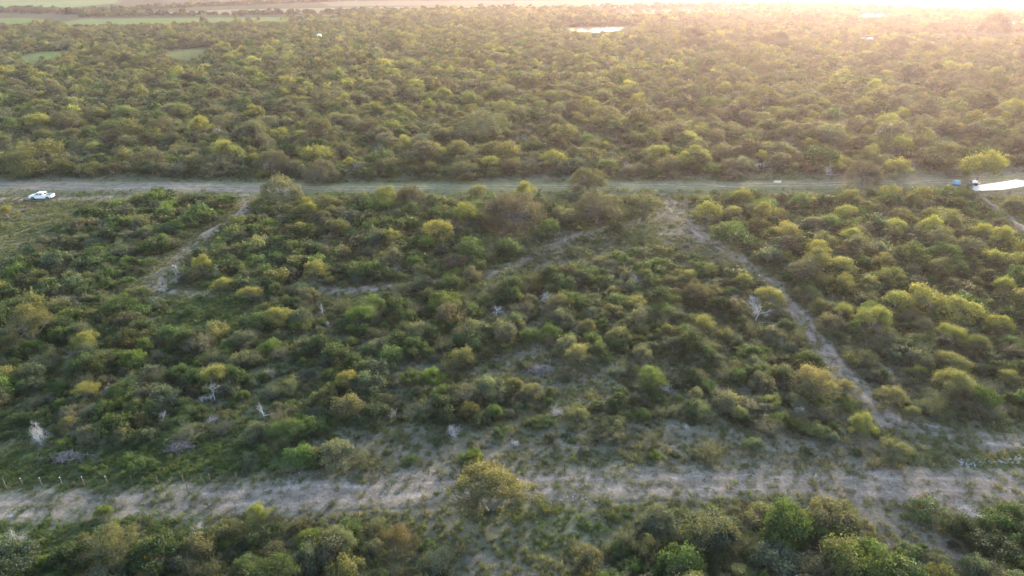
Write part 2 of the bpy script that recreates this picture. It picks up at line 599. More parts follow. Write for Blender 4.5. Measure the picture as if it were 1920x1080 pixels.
def finish_ground(me, V, F, extra=None):
    me.vertices.add(len(V))
    me.vertices.foreach_set('co', V.astype(np.float32).ravel())
    me.loops.add(F.size)
    me.loops.foreach_set('vertex_index', F.astype(np.int32).ravel())
    me.polygons.add(len(F))
    me.polygons.foreach_set('loop_start', (np.arange(len(F)) * 4).astype(np.int32))
    me.polygons.foreach_set('loop_total', np.full(len(F), 4, np.int32))
    me.update(calc_edges=True)
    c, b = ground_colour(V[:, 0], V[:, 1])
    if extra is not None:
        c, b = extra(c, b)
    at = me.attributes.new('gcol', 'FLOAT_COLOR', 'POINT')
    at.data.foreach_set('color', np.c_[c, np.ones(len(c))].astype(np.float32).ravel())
    at = me.attributes.new('bare', 'FLOAT', 'POINT')
    at.data.foreach_set('value', b.astype(np.float32))
    me.materials.append(GROUND)
    me.polygons.foreach_set('use_smooth', np.ones(len(F), bool))
    return me


ys = [-600, -300, -150, -80, -40, -10]
y = 10.0
while y < 9000:
    ys.append(y)
    y += max(0.9, 0.0085 * y)
xs_half = []
x = 0.45
while x < 8000:
    xs_half.append(x)
    x += max(0.95, 0.013 * x)
xs = [-k for k in xs_half[::-1]] + xs_half
struct(link('ground', grid_mesh('ground', np.array(xs), np.array(ys), relief)))


def smooth_line(pts, step=1.0):
    p = np.array(pts)
    t = np.r_[0, np.cumsum(np.hypot(*np.diff(p, axis=0).T))]
    n = max(3, int(t[-1] / step))
    s = np.linspace(0, t[-1], n)
    q = np.stack([np.interp(s, t, p[:, 0]), np.interp(s, t, p[:, 1])], 1)
    k = 9 if step >= 1.0 else 4
    for _ in range(2):
        pad = np.pad(q, ((k, k), (0, 0)), 'edge')
        q = np.stack([np.convolve(pad[:, j], np.ones(2 * k + 1) / (2 * k + 1), 'valid') for j in (0, 1)], 1)
    return q, s


def road(name, pts, half, gauge, z, weak=1.0, step=1.0, worn=1.0):
    q, s = smooth_line(pts, step)
    d = np.gradient(q, axis=0)
    d /= np.linalg.norm(d, axis=1, keepdims=True)
    nr = np.stack([-d[:, 1], d[:, 0]], 1)
    m = int(half * 2 / 0.3) | 1
    u = np.linspace(-half, half, m)
    wob = 0.35 * (vnoise(s, s * 0, 9, 31) - 0.5)
    X = q[:, None, 0] + nr[:, None, 0] * (u[None] + wob[:, None])
    Y = q[:, None, 1] + nr[:, None, 1] * (u[None] + wob[:, None])
    rut = np.exp(-((np.abs(u) - gauge) / 0.33) ** 2)
    depth = rut[None] * (0.6 + 0.8 * vnoise(s, s * 0 + 3, 6, 33))[:, None]
    Z = z + 0.0 * X - 0.035 * depth + 0.035
    edge = np.abs(u) > half - 0.01
    Z[:, edge] = -0.06
    n = len(q)
    V = np.stack([X, Y, Z], -1).reshape(-1, 3)
    i = np.arange((n - 1) * (m - 1))
    r, c = i // (m - 1), i % (m - 1)
    a = r * m + c
    F = np.stack([a, a + 1, a + m + 1, a + m], 1)[:, ::-1]
    me = bpy.data.meshes.new(name)
    fade = np.clip(1.3 - (np.abs(u) / half) ** 2 * 1.3, 0, 1)
    patch = vnoise(s[:, None] + 0 * u, u[None] * 3 + 0 * X, 7, 35)
    streak = (0.6 * vnoise(s[:, None] * 0.12 + 0 * u, u[None] + 0 * X, 0.45, 36) + 0.4 * vnoise(s[:, None] * 0.3 + 0 * u, u[None] + 0 * X, 0.9, 37)).reshape(-1, 1)

    def extra(col, b):
        rr = (depth * (0.35 + 0.65 * patch)).reshape(-1, 1)
        ff = (np.broadcast_to(fade, (n, m)) * (0.25 + 0.75 * patch)).reshape(-1, 1) * 0.5 * worn
        mid = np.broadcast_to(np.exp(-(u / (gauge * 0.45)) ** 2), (n, m)).reshape(-1, 1) * 0.45
        col = col * (1 - ff) + DIRT * ff
        col = col * (1 - mid * (1 - patch.reshape(-1, 1))) + DRYG * 0.85 * mid * (1 - patch.reshape(-1, 1))
        tr = np.clip(rr * (1.05 if worn == 1.0 else 1.5) * weak, 0, 1)
        col = col * (1 - tr) + DIRT * 1.25 * tr * (0.75 + 0.5 * streak) + DIRT * 0 * tr
        col = col * (0.72 + 0.56 * streak)
        return col, np.maximum(b, np.clip(rr, 0, 1).ravel())
    return struct(link(name, finish_ground(me, V, F, extra)))


road('dirt_road', NEAR_ROAD, 3.2, 1.05, 0.0)
road('grassy_road', FAR_ROAD, 3.6, 1.1, 0.0, 0.65, 1.4, 0.25)
road('pickup_track', TRUCK_TRACK, 1.9, 0.85, 0.0)
road('curved_path', TRACK_WEST, 1.5, 0.55, 0.006, 1.0, 0.7)
road('diagonal_path', TRACK_EAST, 1.9, 0.8, 0.012)
road('grassy_path', TRACK_MID, 1.4, 0.75, 0.018, 0.35)


def flat_poly(name, pts, z, mat, wob=0.0):
    me = bpy.data.meshes.new(name)
    p = []
    n = len(pts)
    for i in range(n):
        a, b = np.array(pts[i]), np.array(pts[(i + 1) % n])
        for k in range(6):
            q = a + (b - a) * k / 6
            w = (vnoise(q[0], q[1], 6, 41) - 0.5) * wob
            p.append((q[0] + w, q[1] + w * 0.7, z))
    me.from_pydata(p, [], [list(range(len(p)))])
    me.materials.append(mat)
    return link(name, me)


CALICHE = plain('white_caliche', (0.44, 0.425, 0.405), 0.9, var=0.16, scale=0.5)
struct(flat_poly('white_gravel_drive', DRIVE, 0.05, CALICHE, 0.4))
struct(flat_poly('pond', POND, 0.08, WATER, 3))
for k, fp in enumerate(FAR_PONDS):
    struct(flat_poly('far_pond', fp, 0.08, WATER, 2))


# ------------------------------------------------------------------ plants: shapes
def blob_leaves(mb, rng, centres, radii, count, size, aspect, out=0.9, flat=0.8, low=-0.35, lobe_var=0.25, face_base=0.5, sunlit_tips=0.0):
    w = np.array(radii) ** 2
    w /= w.sum()
    for c, r, wk in zip(centres, radii, w):
        k = max(6, int(count * wk))
        d = rng.normal(size=(k, 3))
        d /= np.linalg.norm(d, axis=1, keepdims=True)
        d[:, 2] = np.where(d[:, 2] < low, -d[:, 2] * rng.uniform(0, 1, k), d[:, 2])
        rad = r * rng.uniform(0.25, 1.0, k) ** 0.45
        rad *= 1 + 0.22 * np.sin(d[:, 0] * 5 + c[0] * 3) * np.cos(d[:, 1] * 6 + c[1] * 2)
        pos = np.array(c) + d * rad[:, None] * np.array((1, 1, flat))
        pos[:, 2] = np.maximum(pos[:, 2], 0.05)
        nr = d * out + rng.normal(size=(k, 3)) * 0.6
        sh = face_base + rng.normal(0, lobe_var * 0.5) + rng.normal(0, 0.12, k) + 0.10 * (rad / r - 0.7) + sunlit_tips * (pos[:, 2] - 3.2)  # last term paints a sun rim by height, mixed with yellow new growth
        mb.leaves(pos, nr, size, aspect, np.clip(sh, 0, 1), rng)


def wander(rng, a, b, n=4, j=0.12):
    a, b = np.array(a, float), np.array(b, float)
    L = np.linalg.norm(b - a)
    t = np.linspace(0, 1, n)[:, None]
    p = a + (b - a) * t
    p[1:-1] += rng.normal(size=(n - 2, 3)) * L * j
    return p


def mesquite(seed, lod, full=False):
    rng = np.random.default_rng(seed)
    crown, wood = MB(), MB()
    W, Ht = 3.0, 5.0
    nst = rng.integers(1, 4)
    nl = [34, 24, 12][lod]
    cs, rs = [], []
    if full:
        nl, nst = 46, 4
    for k in range(nl):
        a = rng.uniform(0, 2 * math.pi)
        q = math.sqrt(rng.uniform(0.0, 1)) * (1 + 0.22 * math.sin(a * 2 + seed) + 0.15 * math.sin(a * 3 + seed * 2))
        r0 = q * W * 0.86
        top = Ht * (0.93 - 0.34 * q ** 2) * rng.uniform(0.78, 1.03)
        cs.append((math.cos(a) * r0, math.sin(a) * r0, top - 0.45 - (0.9 if rng.random() < 0.3 else 0)))
        rs.append(rng.uniform(0.6, 1.1) * (1, 1.05, 1.3)[lod] * (0.8 if full else 1))
    blob_leaves(crown, rng, cs, rs, [15000 if full else 13000, 3600, 700][lod], [0.070, 0.125, 0.26][lod], 0.45, out=1.1, flat=0.72, low=-0.6, lobe_var=0.35, sunlit_tips=0.20)
    k = [900, 260, 50][lod]
    pick = rng.integers(0, nl, k)
    d = rng.normal(size=(k, 3)) * (0.8, 0.8, 0.4) + (0, 0, 0.55)
    d /= np.linalg.norm(d, axis=1, keepdims=True)
    pos = np.array(cs)[pick] + d * (np.array(rs)[pick] * rng.uniform(0.9, 1.45, k))[:, None]
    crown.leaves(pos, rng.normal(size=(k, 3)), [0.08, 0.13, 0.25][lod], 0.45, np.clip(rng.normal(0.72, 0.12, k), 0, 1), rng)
    if lod < 2:
        forks = []
        for s in range(nst):
            a = rng.uniform(0, 6.28)
            base = (0.18 * math.cos(a), 0.18 * math.sin(a), -0.1)
            f = (0.55 * math.cos(a) * nst / 2, 0.55 * math.sin(a) * nst / 2, rng.uniform(1.3, 1.9))
            wood.tube(wander(rng, base, f, 4, 0.07), np.linspace(0.15, 0.10, 4), 6 if lod == 0 else 4, 1)
            forks.append(f)
        for c in cs[::1 if lod == 0 else 2]:
            f = min(forks, key=lambda g: (g[0] - c[0]) ** 2 + (g[1] - c[1]) ** 2)
            p = wander(rng, f, c, 5, 0.08)
            wood.tube(p, np.linspace(0.075, 0.02, 5), 4 if lod == 0 else 3, 1)
            if lod == 0:
                for t in range(5):
                    e = np.array(c) + rng.normal(size=3) * 0.5
                    wood.tube(wander(rng, p[3], e, 3, 0.1), (0.022, 0.015, 0.008), 3, 1)
    else:
        wood.tube(wander(rng, (0, 0, -0.1), (0, 0, Ht * 0.7), 4, 0.05), np.linspace(0.16, 0.06, 4), 3, 1)
    return crown, wood


def oak(seed, lod):
    rng = np.random.default_rng(seed)
    crown, wood = MB(), MB()
    W, Ht = 4.5, 7.2
    cs, rs = [], []
    nl = [60, 40, 20][lod]
    for k in range(nl):
        a = rng.uniform(0, 2 * math.pi)
        ph = math.asin(rng.uniform(-0.05, 1))
        q = rng.uniform(0.72, 0.92)
        cs.append((math.cos(a) * math.cos(ph) * W * q, math.sin(a) * math.cos(ph) * W * q, 1.4 + math.sin(ph) * (Ht - 2.2) * q * rng.uniform(0.9, 1.08)))
        rs.append(rng.uniform(0.75, 1.25) * (1, 1.05, 1.25)[lod])
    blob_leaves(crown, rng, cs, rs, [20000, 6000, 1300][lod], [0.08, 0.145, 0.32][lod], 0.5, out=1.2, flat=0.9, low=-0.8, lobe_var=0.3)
    wood.tube(wander(rng, (0, 0, -0.1), (0.2, 0.1, 2.4), 4, 0.04), np.linspace(0.36, 0.26, 4), 7, 1)
    for c in cs[::1 if lod == 0 else 4]:
        wood.tube(wander(rng, (0.2, 0.1, 2.2), c, 5, 0.08), np.linspace(0.15, 0.03, 5), 3, 1)
    return crown, wood


def shrub(seed, lod):
    rng = np.random.default_rng(seed)
    crown, wood = MB(), MB()
    W, Ht = 1.75, 2.2
    nl = [20, 13, 7][lod]
    cs, rs = [], []
    for k in range(nl):
        a = rng.uniform(0, 2 * math.pi)
        q = math.sqrt(rng.uniform(0, 1))
        cs.append((math.cos(a) * q * W * 0.8, math.sin(a) * q * W * 0.8, max(0.35, Ht * (0.86 - 0.42 * q * q) * rng.uniform(0.65, 1.05) - 0.3)))
        rs.append(rng.uniform(0.38, 0.68) * (1, 1.1, 1.3)[lod])
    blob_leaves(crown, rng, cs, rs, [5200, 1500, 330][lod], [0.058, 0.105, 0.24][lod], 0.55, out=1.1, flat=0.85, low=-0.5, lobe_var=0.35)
    # shoots that break the outline
    k = [160, 60, 14][lod]
    pick = rng.integers(0, nl, k)
    base = np.array(cs)[pick]
    d = rng.normal(size=(k, 3)) * (0.5, 0.5, 0.25) + (0, 0, 0.9)
    d /= np.linalg.norm(d, axis=1, keepdims=True)
    pos = base + d * (np.array(rs)[pick] * rng.uniform(0.95, 1.35, k))[:, None]
    crown.leaves(pos, rng.normal(size=(k, 3)) + d * 0.3, [0.07, 0.12, 0.22][lod], 0.5, np.clip(rng.normal(0.65, 0.1, k), 0, 1), rng)
    if lod < 2:
        for c in cs[::2 if lod == 0 else 4]:
            wood.tube(wander(rng, (rng.normal(0, 0.12), rng.normal(0, 0.12), -0.05), c, 4, 0.08), np.linspace(0.04, 0.012, 4), 3, 1)
    return crown, wood


def thorn(seed, lod):
    """thin, grey green, upright shoots with leaves along them"""
    rng = np.random.default_rng(seed)
    crown, wood = MB(), MB()
    n = [34, 22, 12][lod]
    for k in range(n):
        a = rng.uniform(0, 6.28)
        lean = rng.uniform(0.1, 1.05)
        L = rng.uniform(1.6, 2.6)
        tip = np.array((math.cos(a) * math.sin(lean) * L, math.sin(a) * math.sin(lean) * L, math.cos(lean) * L * 0.9 + 0.25))
        p = wander(rng, (rng.normal(0, 0.1), rng.normal(0, 0.1), 0), tip, 5, 0.06)
        if lod < 2 and k % (1 + lod) == 0:
            wood.tube(p, np.linspace(0.03, 0.008, 5), 3, 1)
        m = [95, 40, 14][lod]
        t = rng.uniform(0.3, 1.02, m)
        pos = np.stack([np.interp(t, np.linspace(0, 1, 5), p[:, j]) for j in range(3)], 1)
        spread = (0.10 + 0.30 * t)[:, None]
        off = rng.normal(size=(m, 3))
        pos += off * spread * 0.55
        pos[:, 2] = np.maximum(pos[:, 2], 0.05)
        crown.leaves(pos, off + (0, 0, 0.5) + rng.normal(size=(m, 3)) * 0.5, [0.05, 0.095, 0.22][lod], 0.4, np.clip(rng.normal(0.5, 0.14, m) + rng.normal(0, 0.1), 0, 1), rng)
    if lod == 2:
        wood.tube([(0, 0, 0), (0, 0, 0.6), (0, 0, 1.2)], 0.05, 3, 1)
    return crown, wood


def dead(seed, lod, style='tree'):
    rng = np.random.default_rng(seed)
    mb = MB()

    def grow(p, d, L, r, depth, maxd):
        nseg = 4
        pts = [np.array(p, float)]
        dd = np.array(d, float)
        for i in range(nseg):
            dd = dd + rng.normal(size=3) * (0.20 if style != 'bush' else 0.34)
            dd /= np.linalg.norm(dd)
            pts.append(pts[-1] + dd * L / nseg)
        mb.tube(pts, np.linspace(r, r * 0.5, nseg + 1), 4 if depth < 2 else 3, 0)
        if depth >= maxd:
            return
        for _ in range(rng.integers(3, 6)):
            i = rng.integers(2, nseg + 1)
            nd = dd + rng.normal(size=3) * 0.75 + np.array((0, 0, 0.12))
            nd /= np.linalg.norm(nd)
            grow(pts[i], nd, L * rng.uniform(0.5, 0.8), r * 0.5, depth + 1, maxd)
    if style == 'tree':
        grow((0, 0, -0.1), (rng.normal(0, .1), rng.normal(0, .1), 1), 1.9, 0.14, 0, 4 if lod == 0 else 3)
    elif style == 'snag':
        mb.tube(wander(rng, (0, 0, -0.1), (0.2, 0, 4.2), 6, 0.02), np.linspace(0.14, 0.05, 6), 5, 0)
        for k in range(7):
            z = rng.uniform(1.8, 4)
            a = rng.uniform(0, 6.28)
            grow((0.1, 0, z), (math.cos(a), math.sin(a), 0.4), 0.55, 0.04, 3, 4)
    elif style == 'bush':
        for k in range(12 if lod == 0 else 8):
            a = rng.uniform(0, 6.28)
            l = rng.uniform(0.1, 1.0)
            grow((rng.normal(0, .15), rng.normal(0, .15), -0.05), (math.cos(a) * l, math.sin(a) * l, 1), rng.uniform(0.8, 1.3), 0.032, 1, 4 if lod == 0 else 3)
    elif style == 'fallen':
        grow((-1.2, 0, 0.15), (1, 0.2, 0.12), 2.0, 0.13, 0, 3)
    return mb


def brush_pile(seed, L, W, Hh, n=230):
    """heap of cut branches, every stick a small bent tube"""
    rng = np.random.default_rng(seed)
    mb = MB()
    for k in range(n):
        x, y = rng.normal(0, L * 0.24), rng.normal(0, W * 0.24)
        env = max(0.0, 1 - (x / (L * 0.55)) ** 2 - (y / (W * 0.55)) ** 2)
        z = rng.uniform(0.03, 0.05 + Hh * env)
        a = rng.uniform(0, 6.28)
        l = rng.uniform(0.5, 1.5)
        t = rng.normal(0, 0.28)
        d = np.array((math.cos(a), math.sin(a), t)) * l
        A = np.array((x, y, z)) - d / 2
        B = A + d
        A[2], B[2] = max(A[2], 0.02), max(B[2], 0.02)
        r = rng.uniform(0.012, 0.05)
        mb.tube(wander(rng, A, B, 4, 0.07), np.linspace(r, r * 0.5, 4), 4, 0)
    return mb


def tuft(seed, lod):
    rng = np.random.default_rng(seed)
    mb = MB()
    k = [70, 34][lod]
    a = rng.uniform(0, 6.28, k)
    r = rng.uniform(0, 0.38, k)
    h = rng.uniform(0.10, 0.34, k)
    base = np.stack([np.cos(a) * r, np.sin(a) * r, 0 * a], 1)
    tip = base + np.stack([np.cos(a) * h * 0.7, np.sin(a) * h * 0.7, h], 1)
    w = [0.022, 0.045][lod]
    s = np.stack([-np.sin(a), np.cos(a), 0 * a], 1) * w
    V = np.stack([base - s, base + s, tip + s * 0.25, tip - s * 0.25], 1).reshape(-1, 3)
    mb.add(V, np.arange(4 * k).reshape(-1, 4), 0, np.clip(rng.normal(0.5, 0.2, k), 0, 1))
    return mb


def weed(seed, lod):
    rng = np.random.default_rng(seed)
    mb = MB()
    n = [7, 5][lod]
    cs = [(rng.normal(0, 0.33), rng.normal(0, 0.33), rng.uniform(0.12, 0.5)) for _ in range(n)]
    rs = [rng.uniform(0.16, 0.32) for _ in range(n)]
    blob_leaves(mb, rng, cs, rs, [420, 120][lod], [0.045, 0.10][lod], 0.5, low=-0.2, flat=0.9)
    return mb


MATS = [LEAF, BARK]
NVAR = dict(mesquite=6, oak=4, shrub=6, thorn=5)
MAKE = dict(mesquite=mesquite, oak=oak, shrub=shrub, thorn=thorn)
CROWN, WOOD, JOINT = {}, {}, {}
for kind, fn in MAKE.items():
    for i in range(NVAR[kind]):
        for lod in range(3):
            cr, wd = fn(100 * i + 7 * len(kind) + 3, lod)
            if kind in ('mesquite', 'oak') and lod < 2:
                CROWN[kind, i, lod] = cr.mesh(kind + '_crown', MATS)
                WOOD[kind, i, lod] = wd.mesh(kind + '_trunk', MATS)
            j = MB()
            for m_ in (cr, wd):
                if m_.n:
                    off = j.n
                    for v, f, mm, ss in zip(m_.v, m_.f, m_.m, m_.s):
                        j.v.append(v)
                        j.f.append(f + off)
                        j.m.append(mm)
                        j.s.append(ss)
                    j.n += m_.n
            JOINT[kind, i, lod] = j.mesh(kind, MATS)
_cr, _wd = mesquite(4242, 0, True)
CROWN['lone'], WOOD['lone'] = _cr.mesh('mesquite_crown', MATS), _wd.mesh('mesquite_trunk', MATS)
DEADM = {}
for i in range(5):
    for lod in range(2):
        DEADM['tree', i, lod] = dead(50 + i, lod).mesh('dead_tree', [DEADWOOD], True)
        DEADM['bush', i, lod] = dead(70 + i, lod, 'bush').mesh('dead_bush', [DEADWOOD], True)
DEADM['snag', 0, 0] = dead(91, 0, 'snag').mesh('dead_snag', [DEADWOOD], True)
DEADM['fallen', 0, 0] = dead(93, 0, 'fallen').mesh('fallen_tree', [DEADWOOD], True)
BASE_W = dict(mesquite=6.6, oak=9.6, shrub=3.7, thorn=3.8, dead_tree=4.6, dead_bush=3.6)
BASE_H = dict(mesquite=5.0, oak=7.2, shrub=2.3, thorn=2.4, dead_tree=4.2, dead_bush=2.6)

# ------------------------------------------------------------------ plants: where they stand
PAL = {  # leaf colours
    'yellow': (0.138, 0.142, 0.040), 'olive': (0.090, 0.098, 0.042), 'green': (0.048, 0.080, 0.026),
    'dark': (0.034, 0.057, 0.024), 'grey': (0.082, 0.088, 0.064), 'brown': (0.080, 0.080, 0.052),
    'straw': (0.128, 0.124, 0.058), 'bright': (0.072, 0.108, 0.022), 'russet': (0.090, 0.078, 0.032), 'blue': (0.058, 0.078, 0.058),
}
plants = []   # dict(kind, x, y, w, sz, tint, cname, label)


def jitter(col, rng, a=0.18):
    c = np.array(PAL[col])
    c = c * 0.87 + c.mean() * 0.13
    return tuple(np.clip(c * (1 + rng.normal(0, a)) * (1 + rng.normal(0, 0.035, 3)), 0.01, 0.5))


